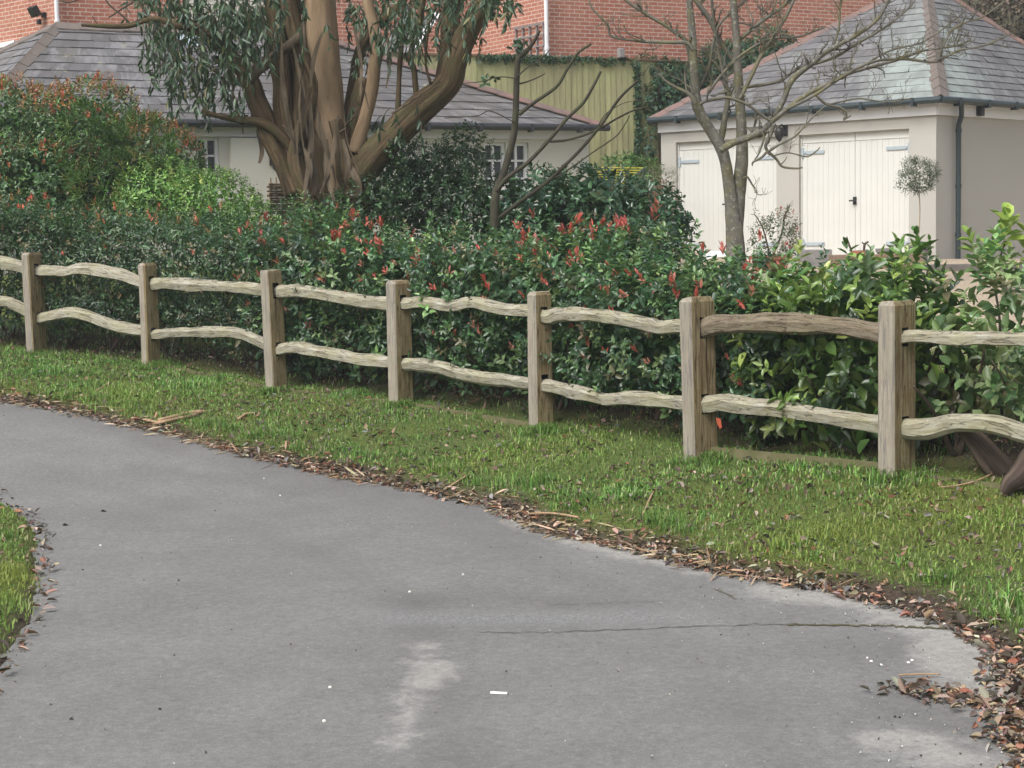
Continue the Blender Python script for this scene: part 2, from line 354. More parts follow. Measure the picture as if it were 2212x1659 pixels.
# ---------------------------------------------------------------- road
rx = axis(-22, 6, -6.5, 4.2, .05, 1.15); ry = axis(-10, 22, 5.4, 17.5, .05, 1.15)
RX, RY = np.meshgrid(rx, ry); Pr = np.stack([RX, RY, 0*RX], -1)
RZ = zr(RY)+noise(Pr, .8)*.006-.0
SDr = road_sd(RX, RY)
def band(pts, w0):
    p = road_pt(*np.array(pts, float).T); d, _ = seg_dist(RX, RY, p); return np.clip(1-d/w0, 0, 1)
nn = noise(Pr, 2.0)*.5+noise(Pr, 6.5)*.35
dust = band([(1120, 1125), (1250, 1165), (1400, 1205), (1560, 1238)], .26)*1.3+band([(1700, 1275), (1850, 1292), (1960, 1318), (2090, 1385), (2150, 1430)], .42)*1.45+band([(1950, 1600), (2080, 1640), (2200, 1650)], .35)*.9+band([(2050, 1420), (2140, 1520)], .35)*.9
dust = dust+band([(930, 1395), (900, 1450), (885, 1520), (880, 1580), (855, 1610)], .17)*.75+band([(985, 1440), (930, 1480)], .16)*.7+band([(-10, 1490), (40, 1486)], .10)*.4+band([(900, 1400), (960, 1470), (1000, 1500)], .22)*.3
n5 = noise(Pr, 15.)*.5+noise(Pr, 31.)*.3
dust = np.clip(dust*(.9+nn*.6), 0, 1)
darkm = np.clip(band([(-50, 870), (330, 940), (600, 1010), (900, 1075), (1150, 1150)], .38)*.5+band([(900, 1300), (1050, 1290), (1200, 1298)], .30)*.5+band([(1900, 1400), (2050, 1440), (2120, 1560)], .5)*.45+band([(60, 1000), (500, 1120), (900, 1300), (1000, 1659)], .22)*.28+band([(300, 950), (900, 1110), (1350, 1290), (1700, 1659)], .24)*.25+band([(300, 1010), (520, 1040), (640, 1070)], .18)*.4, 0, 1)*(.8+nn*.5)
rough_ = np.clip(band([(850, 1335), (1150, 1335), (1480, 1330)], .22)*1.2, 0, 1)
rcol = np.stack([dust, np.clip(darkm, 0, 1), rough_], -1).reshape(-1, 3)
idr = np.arange(RX.size).reshape(RX.shape)
Qr = np.stack([idr[:-1, :-1], idr[:-1, 1:], idr[1:, 1:], idr[1:, :-1]], -1).reshape(-1, 4)
keep = SDr.ravel()[Qr].min(1) < .12; Qr = Qr[keep]
def M_road():
    m, nt, b, new, L = mat('worn_asphalt'); sp = new('ShaderNodeSeparateColor'); L(attr(nt, 'Col'), sp.inputs[0])
    fine = nz(nt, 30, 10, .82, pos(nt)); vf = nz(nt, 110, 4, .8, pos(nt)); med = nz(nt, 1.4, 6, .62, pos(nt)); m3 = nz(nt, 14, 6, .7, pos(nt))
    c = ramp(nt, med, [(.3, (.150, .150, .146)), (.7, (.196, .196, .189))])
    c = mix(nt, ramp(nt, fine, [(.36, g(.55)), (.5, g(0)), (.65, g(0))]), c, (.085, .084, .082))
    c = mix(nt, ramp(nt, vf, [(.38, g(.5)), (.5, g(0)), (.62, g(0))]), c, (.09, .09, .088))
    c = mix(nt, ramp(nt, vf, [(.6, g(0)), (.72, g(.6))]), c, (.42, .41, .39))
    c = mix(nt, ramp(nt, fine, [(.52, g(0)), (.70, g(.5))]), c, (.33, .325, .31))
    c = mix(nt, ramp(nt, m3, [(.5, g(0)), (.75, g(.3))]), c, (.135, .13, .125))
    c = mix(nt, sp.outputs[1], c, (.105, .10, .098))
    c = mix(nt, sp.outputs[2], c, mix(nt, ramp(nt, nz(nt, 70, 4, .8, pos(nt)), [(.45, g(0)), (.62, g(.8))]), (.14, .14, .14), (.28, .28, .275)))
    ad = new('ShaderNodeMath'); ad.operation = 'MULTIPLY_ADD'; L(nz(nt, 7, 9, .78, pos(nt)), ad.inputs[0]); ad.inputs[1].default_value = 3.8; ad.inputs[2].default_value = -2.5
    a2 = new('ShaderNodeMath'); a2.operation = 'MULTIPLY_ADD'; L(sp.outputs[0], a2.inputs[0]); a2.inputs[1].default_value = 1.75; L(ad.outputs[0], a2.inputs[2]); a2.use_clamp = True
    a3 = new('ShaderNodeMath'); a3.operation = 'MULTIPLY'; L(a2.outputs[0], a3.inputs[0]); a3.inputs[1].default_value = .46
    c = mix(nt, a3.outputs[0], c, mix(nt, ramp(nt, fine, [(.35, g(0)), (.6, g(1))]), (.28, .27, .25), (.48, .465, .43)))
    L(c, b.inputs['Base Color']); spec(b, .9, .2); bump(nt, b, fine, .5, .006); return m
road = fastmesh('road', np.stack([RX, RY, RZ], -1).reshape(-1, 3), Qr, rcol, M_road(), smooth=True)
tag(road, 'worn grey asphalt lane curving uphill to the left', kind='structure')
def ribbon(pts, w, name, m, parent, up=.004, n=60, jit=.012):
    p = smooth_line(road_pt(*np.array(pts, float).T), n); t = nrm(np.gradient(p, axis=0)); s = np.stack([-t[:, 1], t[:, 0], 0*t[:, 0]], -1)
    p = p+s*(rng.normal(size=(n, 1))*jit); ww = w*(.4+.9*rng.random((n, 1)))
    V = np.vstack([p+s*ww, p-s*ww]); V[:, 2] = zr(V[:, 1])+noise(np.c_[V[:, :2], 0*V[:, 0]], .8)*.006+up
    fastmesh(name, V, np.array([(i, i+1, n+i+1, n+i) for i in range(n-1)]), None, m, parent)
CRK = M_simple('crack_dirt', (.06, .057, .053), .95); CRM = M_simple('crack_moss', (.10, .09, .045), .95, .4, 30)
ribbon([(1035, 1368), (1200, 1366), (1400, 1359), (1600, 1351), (1760, 1350)], .0042, 'crack', CRK, road)
ribbon([(1700, 1350), (1880, 1353), (1960, 1355), (2045, 1359)], .018, 'mossy_crack', CRM, road)
ribbon([(1180, 1307), (1300, 1304), (1440, 1299)], .0022, 'crack', CRK, road)
ribbon([(1545, 1272), (1570, 1283), (1592, 1294)], .006, 'crack', CRM, road)

# ---------------------------------------------------------------- leaves
def leaves(P, A, N, Ln, Wd, col, fold=.25, curl=.15, wp=(.5, .44)):
    n = len(P); A = nrm(A); Sd = nrm(np.cross(A, N)); N = np.cross(Sd, A)
    Ln = np.broadcast_to(Ln, (n,))[:, None]; Wd = np.broadcast_to(Wd, (n,))[:, None]
    b = P; t = P+A*Ln-N*Ln*curl
    def e(f, w, s): return P+A*Ln*f+Sd*Wd*w*s+N*(Wd*fold*w*2-Ln*curl*f*f)
    V = np.stack([b, e(.3, wp[0], 1), e(.68, wp[1], 1), t, e(.68, wp[1], -1), e(.3, wp[0], -1)], 1).reshape(-1, 3)
    k = np.arange(n)[:, None]*6
    Q = np.stack([k+[0, 1, 2, 3], k+[0, 3, 4, 5]], 1).reshape(-1, 4)
    return V, Q, np.repeat(col, 6, 0)
def cat_(L):
    V, Q, Cc = [], [], []; n = 0
    for v, q, c in L: V.append(v); Q.append(q+n); Cc.append(c); n += len(v)
    return np.concatenate(V), np.concatenate(Q), np.concatenate(Cc)
def rand_dir(n): return nrm(rng.normal(size=(n, 3)))
def palette(n, cols, wts=None, jit=.18):
    cols = np.array(cols); i = rng.choice(len(cols), n, p=None if wts is None else np.array(wts)/sum(wts))
    return np.clip(cols[i]*(1+rng.normal(size=(n, 1))*jit)*(1+rng.normal(size=(n, 3))*jit*.3), .004, 1)
def shoots(P, D, k, Ln, Wd, cols, wts, spacing=.018, spread=(35, 80), fold=.25, curl=.2, up=.35, jit=.2, wp=(.5, .44), tint=None):
    """k leaves in a spiral along each shoot, P = shoot tip base, D = direction"""
    n = len(P); szs = rng.uniform(.68, 1.22, n); D = nrm(D); r = nrm(np.cross(D, rand_dir(n))); q = np.cross(D, r)
    out = []
    base = palette(n, cols, wts, jit)
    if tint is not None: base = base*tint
    for i in range(k):
        a = i*2.4+rng.uniform(-.4, .4, n); f = i/max(k-1, 1)
        th = np.radians(spread[1]+(spread[0]-spread[1])*f+rng.normal(size=n)*9)
        o = r*np.cos(a)[:, None]+q*np.sin(a)[:, None]
        A = D*np.cos(th)[:, None]+o*np.sin(th)[:, None]
        pp = P+D*(spacing*i)+rng.normal(size=(n, 3))*.004
        N = nrm(D*np.sin(th)[:, None]-o*np.cos(th)[:, None]+np.array([0, 0, up])+rng.normal(size=(n, 3))*.15)
        sz = (1-.35*f)*rng.uniform(.75, 1.1, n)*szs
        c = np.clip(base*(1+rng.normal(size=(n, 1))*.18), .004, 1)
        out.append(leaves(pp, A, N, Ln*sz, Wd*sz, c, fold, curl, wp))
    return out
GD = [(.020, .052, .026), (.032, .080, .034), (.055, .115, .046), (.12, .18, .09)]          # dark glossy
GDw = [3, 4, 3, 1]
GP = [(.024, .062, .032), (.042, .098, .042), (.075, .15, .058), (.15, .24, .09), (.13, .12, .06)]
GPw = [3, 4, 3, 1.6, .5]
GLm = [(.045, .095, .026), (.085, .16, .035), (.15, .24, .055), (.25, .33, .09)]
RED = [(.38, .07, .055), (.48, .12, .10), (.32, .10, .07), (.48, .19, .14)]
def red_tips(P, D, Ln=.06, k=4, cols=RED):
    return shoots(P, D, k, Ln, Ln*.34, cols, None, .012, (14, 46), .3, -.05, 0, .15)

def red_parts(root, sets, mx=99):
    sh_ = []   # sets: list of k leaf-batches each (V,Q,C) for the same n shoots
    for grp in sets:
        n = len(grp[0][0])//6
        for i in range(n): sh_.append([(v[i*6:i*6+6], q[:2], c[i*6:i*6+6]) for v, q, c in grp])
    if not sh_: return
    dist = [np.linalg.norm(s_[0][0][0]-CAM) - .6*s_[0][0][0][2] for s_ in sh_]; o_ = np.argsort(dist)
    q0 = np.array([[0, 1, 2, 3], [0, 3, 4, 5]])
    for j in o_[:mx]:
        V, Qd, Cc = cat_([(v, q0, c) for v, q, c in sh_[j]]); fastmesh('red_shoot', V, Qd, Cc, LEAFM, root)
    if len(o_) > mx:
        V, Qd, Cc = cat_([(v, q0, c) for j in o_[mx:] for v, q, c in sh_[j]]); fastmesh('red_shoot_mass', V, Qd, Cc, LEAFM, root)['kind'] = 'stuff'
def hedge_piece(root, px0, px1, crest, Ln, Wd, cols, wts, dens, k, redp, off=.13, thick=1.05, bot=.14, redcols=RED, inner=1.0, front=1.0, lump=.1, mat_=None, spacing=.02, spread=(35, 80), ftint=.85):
    # plan samples along the fence, offset behind it
    L = PB[:, :2]; seg = np.linalg.norm(np.diff(L, axis=0), axis=1); cum = np.r_[0, np.cumsum(seg)]
    ts = np.linspace(0, cum[-1], 600); cx = np.interp(ts, cum, L[:, 0]); cy = np.interp(ts, cum, L[:, 1])
    tx = np.gradient(cx); ty = np.gradient(cy); tn = np.hypot(tx, ty); bx, by = -ty/tn, tx/tn
    bx = np.convolve(np.pad(bx, 20, 'edge'), np.ones(41)/41, 'valid'); by = np.convolve(np.pad(by, 20, 'edge'), np.ones(41)/41, 'valid')
    mx = cx+bx*(off+thick/2); my = cy+by*(off+thick/2)
    pxs, _ = proj(np.stack([mx, my, np.full_like(mx, 1.)], -1))
    ok = (pxs >= px0) & (pxs <= px1)
    s0, s1 = ts[ok][0], ts[ok][-1]; Lg = s1-s0
    def smp(s, o, h):
        X = np.interp(s, ts, cx+0)+np.interp(s, ts, bx)*o; Y = np.interp(s, ts, cy)+np.interp(s, ts, by)*o
        return X, Y
    def top_z(s):
        X, Y = smp(s, off+thick/2, 0); p, _ = proj(np.stack([X, Y, 1.+0*X], -1))
        yy = np.interp(p, [c[0] for c in crest], [c[1] for c in crest])
        return U(p, yy, Y)[:, 2]
    def lumpn(P): return noise(P, 2.2)*lump+noise(P, 5.5)*lump*.5
    out = []; reds = []
    H = 1.6
    # front
    n = int(dens*Lg*H*front); s = rng.uniform(s0, s1, n); h = rng.random(n)**.9
    X, Y = smp(s, off, 0); zt = top_z(s); zb = gz(X, Y)+bot
    z = zb+(zt-zb)*h
    prof = 1-.22*np.clip((h-.8)/.2, 0, 1)**2-.28*np.clip((.25-h)/.25, 0, 1)
    P0 = np.stack([X, Y, z], -1); o = off+thick/2-thick/2*prof-lumpn(P0)*1.0+rng.uniform(0, .16, n)
    X, Y = smp(s, o, 0); P = np.stack([X, Y, z], -1)
    nb = np.stack([np.interp(s, ts, bx), np.interp(s, ts, by), 0*s], -1)
    D = -nb*.8+np.array([0, 0, .45])+rng.normal(size=(n, 3))*.42
    keepm = (noise(P, 3.2)+noise(P, 8)*.6 > -.95) & ((h > .16) | (noise(P*[1, 1, .3], 2.4) > .1))
    P, D, h = P[keepm], D[keepm], h[keepm]
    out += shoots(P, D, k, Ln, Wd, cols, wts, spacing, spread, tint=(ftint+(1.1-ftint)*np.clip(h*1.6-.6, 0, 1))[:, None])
    # top: sky light painted into the leaf colour, with paler new growth
    n = int(dens*Lg*thick*1.25); s = rng.uniform(s0, s1, n); o = off+rng.random(n)*thick
    X, Y = smp(s, o, 0); P0 = np.stack([X, Y, 0*X], -1)
    u = (o-off)/thick*2-1
    z = top_z(s)-.16*u*u+lumpn(P0*1.3)*1.1+rng.uniform(-.10, .05, n)
    P = np.stack([X, Y, z], -1); D = np.array([0, 0, 1.])+rng.normal(size=(n, 3))*.35
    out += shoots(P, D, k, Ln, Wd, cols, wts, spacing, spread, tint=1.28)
    # tall sprigs
    n = int(12*Lg); i = rng.integers(0, len(P), n); Ps = P[i]+np.c_[rng.normal(size=(n, 2))*.02, rng.uniform(.03, .12, n)]
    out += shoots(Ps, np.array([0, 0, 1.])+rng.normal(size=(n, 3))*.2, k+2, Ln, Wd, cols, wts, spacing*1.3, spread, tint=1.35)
    if redp:
        n = int(redp*Lg); i = rng.integers(0, len(P), n); clus = noise(P[i], 2.4) > .0; i = i[clus]
        Pr_ = P[i]+np.c_[rng.normal(size=(len(i), 2))*.03, rng.uniform(.05, .17, len(i))]
        reds.append(red_tips(Pr_, np.array([0, 0, 1.])+rng.normal(size=(len(i), 3))*.22, Ln*1.12, 7, redcols))
        n = int(redp*.38*Lg); s = rng.uniform(s0, s1, n); h = 1-rng.random(n)**1.7*.6
        X, Y = smp(s, off+.02, 0); z = gz(X, Y)*(1-h)+top_z(s)*h
        nb = np.stack([np.interp(s, ts, bx), np.interp(s, ts, by), 0*s], -1)
        reds.append(red_tips(np.stack([X, Y, z], -1), -nb*.5+np.array([0, 0, .8])+rng.normal(size=(n, 3))*.2, Ln*.9, 5, redcols))
    # inside
    n = int(1500*Lg*thick*H*.62*inner*(.08/Ln)**1.3); s = rng.uniform(s0, s1, n); h = rng.random(n); o = off+.14+rng.random(n)*(thick-.14)
    X, Y = smp(s, o, 0); zb = gz(X, Y)+bot+.08; z = zb+(top_z(s)-.06-zb)*h
    P = np.stack([X, Y, z], -1)
    out.append(leaves(P, rand_dir(n)+[0, 0, -.2], rand_dir(n)+[0, 0, 1], Ln*1.15, Wd*1.35, palette(n, cols, wts)))
    V, Qd, Cc = cat_(out); fastmesh('foliage', V, Qd, Cc, mat_ or LEAF, root)
    if reds:
        red_parts(root, reds)
    # stems
    ns = max(2, int(Lg/.42))
    for s in np.linspace(s0+.15, s1-.15, ns):
        X, Y = smp(np.array([s+rng.uniform(-.1, .1)]), off+thick*.5+rng.uniform(-.15, .1), 0); p0 = np.array([X[0], Y[0], gz(X, Y)[0]-.03]); mb = MB()
        for j in range(4):
            q = [p0+[rng.uniform(-.03, .03), rng.uniform(-.03, .03), 0]]
            d = np.array([rng.uniform(-.5, .5), rng.uniform(-.4, .4), 1.])
            for _ in range(5): d = d+rng.normal(size=3)*[.25, .25, .05]; q.append(q[-1]+nrm(d)*.16)
            mb.tube(smooth_line(q, 12), np.linspace(.022, .007, 12)*rng.uniform(.6, 1.2), 6, jit=.15)
        mb.build('stem', TWIG, root, smooth=True)

def blobs(root, E, Ln, Wd, cols, wts, dens, k, redp=0, redcols=RED, lump=.06, inner=1., mat_=None, name='foliage', spacing=.02, spread=(35, 80), upb=.5, zlo=None, redtop=.0, curl=.2, ifac=1.2, cop=None):
    """E = list of (px,py,depth,rx_px,ry_px[,rdepth m]) ellipsoids"""
    cen = []; rad = []
    for e in E:
        s = S(e[2]); cen.append(U(e[0], e[1], e[2])); rad.append([e[3]/s, e[5] if len(e) > 5 else (e[3]+e[4])/2/s, e[4]/s])
    cen = np.array(cen); rad = np.array(rad); out = []; reds = []
    for i in range(len(E)):
        ar = 4*PI*((rad[i][0]*rad[i][1])**1.6/3+(rad[i][0]*rad[i][2])**1.6/3+(rad[i][1]*rad[i][2])**1.6/3)**(1/1.6)
        n = int(dens*ar); d = rand_dir(n); d = d[(d[:, 1] < .55)]; n = len(d)
        P = cen[i]+d*rad[i]*(1+noise(cen[i]+d*rad[i], 2.4)[:, None]*lump*1.6+rng.uniform(-.14, .02, n)[:, None])
        ok = np.ones(n, bool)
        for j in range(len(E)):
            if j != i: ok &= (((P-cen[j])/rad[j])**2).sum(1) > .62
        gg = gz(P[:, 0], P[:, 1]); ok &= P[:, 2] > gg+.05
        P = P[ok]; d = d[ok]; nn_ = nrm(d/rad[i])
        D = nn_*.8+[0, 0, upb]+rng.normal(size=P.shape)*.38
        cm = np.zeros(len(P), bool)
        if cop: cm = (rng.random(len(P)) < np.clip((nn_[:, 2]-.35)*1.5+noise(P, 1.7)*.45, 0, .7))
        out += shoots(P[~cm], D[~cm], k, Ln, Wd, cols, wts, spacing, spread, curl=curl)
        if cm.any(): out += shoots(P[cm]+nn_[cm]*.03, D[cm], k, Ln*.85, Wd*.9, cop, None, spacing, (20, 60), curl=curl)
        if redp:
            m = (rng.random(len(P)) < redp) & (nn_[:, 2] > redtop) & (noise(P, 2) > -.3)
            reds.append(red_tips(P[m]+nn_[m]*.05, nn_[m]*.4+[0, 0, .9]+rng.normal(size=(m.sum(), 3))*.2, Ln*.95, 5, redcols))
        vol = 4/3*PI*rad[i].prod(); n = int(850*vol*inner*(.08/Ln)**1.5*1.0)
        P = cen[i]+rand_dir(n)*(rng.random((n, 1))**(1/3)*.9)*rad[i]; P = P[P[:, 2] > gz(P[:, 0], P[:, 1])+.05]; n = len(P)
        out.append(leaves(P, rand_dir(n), rand_dir(n)+[0, 0, .8], Ln*ifac, Wd*ifac*1.2, palette(n, cols, wts)))
    V, Qd, Cc = cat_(out); fastmesh(name, V, Qd, Cc, mat_ or LEAF, root)
    if reds:
        red_parts(root, reds)
    return cen, rad
def bush_stems(root, px, py, d, n=5, h=.9, spreadr=.5, m=None, r=.02):
    p = U(px, py, d); p[2] = gz(p[0:1], p[1:2])[0]-.03
    for _ in range(n):
        dr = np.array([rng.uniform(-1, 1)*spreadr, rng.uniform(-1, 1)*spreadr, 1.]); q = [p+[rng.uniform(-.08, .08), rng.uniform(-.08, .08), 0]]
        for _ in range(5): dr = dr+rng.normal(size=3)*.15; q.append(q[-1]+nrm(dr)*h/5)
        mb = MB(); mb.tube(smooth_line(q, 14), np.linspace(r, r*.35, 14), 6, jit=.15); mb.build('stem', m or TWIG, root, smooth=True)
#@@PART2
GBM = M_simple('mossy_board', (.16, .14, .08), .9, .3, 8, .3, .2, (.09, .095, .04))
# ---------------------------------------------------------------- post and rail fence
fence = empty('post_and_rail_fence', 'weathered post and rail fence with wavy cleft rails along the grass verge', 'fence')
RT = [([(-170, 560), (0, 567), (80, 588)], 10), ([(80, 586), (118, 586), (142, 588), (168, 582), (202, 583), (236, 590), (270, 597), (307, 611), (330, 618)], 9.5), ([(327, 614), (371, 612), (421, 615), (489, 618), (539, 622), (573, 628), (598, 632)], 10.5), ([(597, 631), (640, 629), (678, 633), (751, 646), (788, 652), (836, 656), (866, 660)], 12.5), ([(866, 656), (885, 656), (917, 652), (972, 660), (1020, 653), (1064, 663), (1100, 669), (1139, 671), (1169, 673)], 11), ([(1169, 684), (1190, 685), (1211, 680), (1266, 679), (1339, 688), (1395, 700), (1431, 709), (1472, 705), (1513, 708)], 12.5), ([(1513, 712), (1546, 702), (1619, 698), (1693, 698), (1766, 700), (1840, 708), (1895, 719), (1936, 726)], 17), ([(1936, 732), (1987, 727), (2060, 732), (2134, 731), (2212, 734), (2300, 742), (2400, 740), (2487, 745)], 13.5)]
RB = [([(-170, 640), (0, 650), (30, 658), (61, 673), (80, 680)], 9.5), ([(80, 690), (118, 682), (152, 676), (185, 682), (219, 694), (253, 706), (286, 712), (327, 716)], 9.5), ([(327, 724), (371, 719), (438, 717), (489, 717), (522, 721), (553, 733), (578, 744), (598, 750)], 9.5), ([(597, 757), (640, 751), (674, 757), (708, 764), (751, 771), (788, 778), (839, 783), (866, 784)], 10.5), ([(866, 787), (917, 788), (953, 794), (990, 806), (1045, 816), (1100, 822), (1141, 828), (1169, 829)], 12.5), ([(1169, 830), (1211, 837), (1266, 851), (1310, 861), (1358, 859), (1413, 862), (1474, 870), (1513, 872)], 13), ([(1513, 876), (1564, 872), (1619, 879), (1693, 886), (1766, 897), (1840, 908), (1897, 916), (1936, 920)], 16), ([(1936, 926), (2005, 924), (2060, 912), (2134, 913), (2212, 934), (2300, 960), (2400, 965), (2487, 960)], 17)]
pcx = [(a+b)/2 for a, b, *_ in PO]; pdd = [p[4] for p in PO]
def dpt(px): return 1/np.interp(px, pcx, [1/d for d in pdd])
for i, (a, b, t, base, d) in enumerate(PO):
    B0 = PB[i]; H = PT[i][2]-B0[2]; j0, j1 = max(i-1, 0), min(i+1, len(PO)-1)
    tt = (PB[j1]-PB[j0])[:2]; tt = tt/np.linalg.norm(tt); T = np.array([*tt, 0]); N = np.array([tt[1], -tt[0], 0])
    W_ = (b-a)/S(d); lat = nrm(np.array([B0[1], -B0[0]])); fr = (.36, .34, .33, .36, .34, .33, .30, .42, .3)[i]
    wa = np.clip(W_*fr/abs(T[:2]@lat), .07, .17); wb = np.clip(W_*(1-fr)/abs(N[:2]@lat), .11, .26); w = wa; ha, hb = wa/2, wb/2; hw = ha; c = .010+.006*rng.random(); sl = .038
    ring = np.array([(-ha, hb-c), (-ha+c, hb), (ha-c, hb), (ha, hb-c), (ha, sl), (ha, -sl), (ha, -hb+c), (ha-c, -hb), (-ha+c, -hb), (-ha, -hb+c)])
    slots = []
    if i < 8:
        for R in (RB, RT):
            pts, hp = R[i]; z = U(pts[0][0], pts[0][1], d)[2]-B0[2]; slots.append((z-hp/S(d)*.9-.01, z+hp/S(d)+.035))
    zs = sorted(set([-.35, -.1, 0, .08, H-.02-w*.06]+list(np.arange(.2, H-.1, .12))+[v for s in slots for v in s]))
    zs = [z for z in zs if not any(s[0]+1e-6 < z < s[1]-1e-6 for s in slots)]
    mb = MB(); V = []
    lean = rng.normal(size=2)*.006
    for z in zs+[H]:
        sc_ = 1.0 if z < H else (.80 if i != 3 else .94)
        P = B0+np.array([0, 0, z])+(ring[:, :1]*T+ring[:, 1:]*N)*sc_
        P = P+(noise(P, 7)[:, None]*.0035)*nrm(P-B0-[0, 0, z]); P[:, 0] += lean[0]*z; P[:, 1] += lean[1]*z
        if z == H: P[:, 2] += rng.normal(size=10)*.004+(ring[:, 0]*rng.normal()*.06)
        V.append(P)
    V = np.array(V); nz_, k = len(V), 10; fs = []
    for q in range(nz_-1):
        mid = ((zs+[H])[q]+(zs+[H])[q+1])/2
        for j in range(k):
            if j == 4 and any(s[0] < mid < s[1] for s in slots): continue
            fs.append((q*k+j, q*k+(j+1) % k, (q+1)*k+(j+1) % k, (q+1)*k+j)[::-1])
    fs.append(tuple((nz_-1)*k+j for j in range(k))[::-1])
    mb.add(V.reshape(-1, 3), fs)
    for s in slots:
        q = [q for q in range(nz_-1) if abs((zs+[H])[q]-s[0]) < 1e-6][0]
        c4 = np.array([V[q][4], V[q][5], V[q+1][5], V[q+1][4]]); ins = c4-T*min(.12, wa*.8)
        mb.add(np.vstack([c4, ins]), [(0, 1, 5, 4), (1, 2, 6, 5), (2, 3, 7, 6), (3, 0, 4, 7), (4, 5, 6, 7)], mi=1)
    if i in (6, 7, 3, 2):   # drying shake in the road or end face
        off_ = hw*(-.1 if i == 6 else .3); f0 = B0+T*(hw+.0012)+N*off_*1.5
        q = np.array([f0+[0, 0, z]+N*(noise(np.array([[z*3, i, 0.]]))[0]*.004) for z in np.linspace(H*.45, H*.97, 14)])
        wv = np.sin(np.linspace(.15, 3.0, 14))[:, None]*.004
        mb.add(np.vstack([q+N*wv, q-N*wv]), [(n_, n_+1, 15+n_, 14+n_) for n_ in range(13)], mi=1)
    o = mb.build('post', [POSTW, DARK], fence)
for i in range(8):
    for R, nm in ((RT, 'rail'), (RB, 'rail')):
        pts, hp = R[i]; px = np.array([p[0] for p in pts], float); py = np.array([p[1] for p in pts], float)
        P = U(px, py, dpt(px)); n = 64; P = smooth_line(P, n); s = S(np.interp(np.linspace(0, 1, n), [0, 1], [dpt(px[0]), dpt(px[-1])]))
        hh = hp/s*1.16*(1+.11*noise(P, 4.5)+.07*noise(P, 13)); hh[:2] *= [.8, .9]; hh[-3:] *= [.95, .88, .8]
        P[:, 2] += noise(P, 9)*.005+noise(P, 22)*.0025
        th_ = rng.uniform(-.15, .15); sec = np.array([(.30, .92), (.95, .30), (.80, -.80), (.25, -1.0), (-.75, -.60), (-.95, .2), (-.65, .9), (-.1, 1.02)])
        sec = sec+rng.normal(size=sec.shape)*.07; sec = sec@np.array([[math.cos(th_), math.sin(th_)], [-math.sin(th_), math.cos(th_)]])
        mb = MB(); mb.tube(P, hh, 8, flat=min(1.1, .05/hh.mean()), jit=.2, sec=sec)
        o = mb.build('rail', RAILD if (i == 6 and R is RT) else RAILW, fence, smooth=True)
        o.data.set_sharp_from_angle(angle=math.radians(19))
        if i == 6 and R is RT: o['label'] = 'browner arched rail'
for i in (2, 3, 4, 6, 7):
    a, b = PB[i], PB[i+1]; tt = nrm(b-a); N = np.array([tt[1], -tt[0], 0])
    c_ = (a+b)/2+[0, 0, (-.045, .0)[i == 6]]; mb = MB(); mb.box(c_-N*.03, (np.linalg.norm(b-a)-.17, .028, .16), axes=[tt, nrm(N), np.cross(tt, nrm(N))], jit=.002)
    mb.build('gravel_board', GBM, fence)
tag_mb = MB(); p = U(1546, 902, 12.02); tag_mb.add(np.array([p, p+[.035, 0, -.01], p+[.045, 0, -.07], p+[.03, .0, -.085], p+[.012, 0, -.05]]), [(0, 1, 2, 3, 4)])
v5 = np.array([p, p+[.035, 0, -.01], p+[.045, 0, -.07], p+[.03, .0, -.085], p+[.012, 0, -.05]])
tag_mb.add(v5+[0, -.004, 0], [(4, 3, 2, 1, 0)])
tag(tag_mb.build('red_leaf', M_simple('red_leaf', (.45, .09, .04), .7)), 'single orange red leaf caught under the lower rail', 'leaf')

# ---------------------------------------------------------------- hedges
h1 = empty('clipped_hedge', 'dense dark clipped hedge behind the upper left end of the fence', 'hedge', 'hedges and shrubs behind the fence')
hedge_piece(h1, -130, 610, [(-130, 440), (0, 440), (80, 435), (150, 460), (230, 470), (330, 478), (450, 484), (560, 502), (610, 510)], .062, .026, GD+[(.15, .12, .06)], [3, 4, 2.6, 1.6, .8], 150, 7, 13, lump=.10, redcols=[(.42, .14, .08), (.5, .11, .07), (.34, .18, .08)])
h2 = empty('photinia_hedge', 'long green hedge with bright red shoot tips behind the middle of the fence', 'hedge', 'hedges and shrubs behind the fence')
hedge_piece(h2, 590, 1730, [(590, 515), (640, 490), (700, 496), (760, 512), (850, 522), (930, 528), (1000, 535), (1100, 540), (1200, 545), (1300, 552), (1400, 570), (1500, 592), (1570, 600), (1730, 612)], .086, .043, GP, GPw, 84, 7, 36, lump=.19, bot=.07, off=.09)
h3 = empty('laurel_shrub', 'broad leaved lime green laurel between the two nearest fence posts', 'shrub', 'hedges and shrubs behind the fence')
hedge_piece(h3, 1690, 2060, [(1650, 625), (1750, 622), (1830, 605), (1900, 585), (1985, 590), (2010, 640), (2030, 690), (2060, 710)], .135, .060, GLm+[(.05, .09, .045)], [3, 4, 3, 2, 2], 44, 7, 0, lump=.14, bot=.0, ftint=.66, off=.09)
h4 = empty('young_photinia', 'loose pale green photinia bush right of the nearest fence post', 'shrub', 'hedges and shrubs behind the fence')
hedge_piece(h4, 2045, 2500, [(2045, 680), (2090, 620), (2140, 590), (2212, 575), (2500, 560)], .105, .052, GP[2:]+[(.17, .24, .10), (.28, .12, .09)], [3, 3, 1, 3, .1], 34, 6, 0, lump=.14, inner=.35, front=.75, bot=.2)
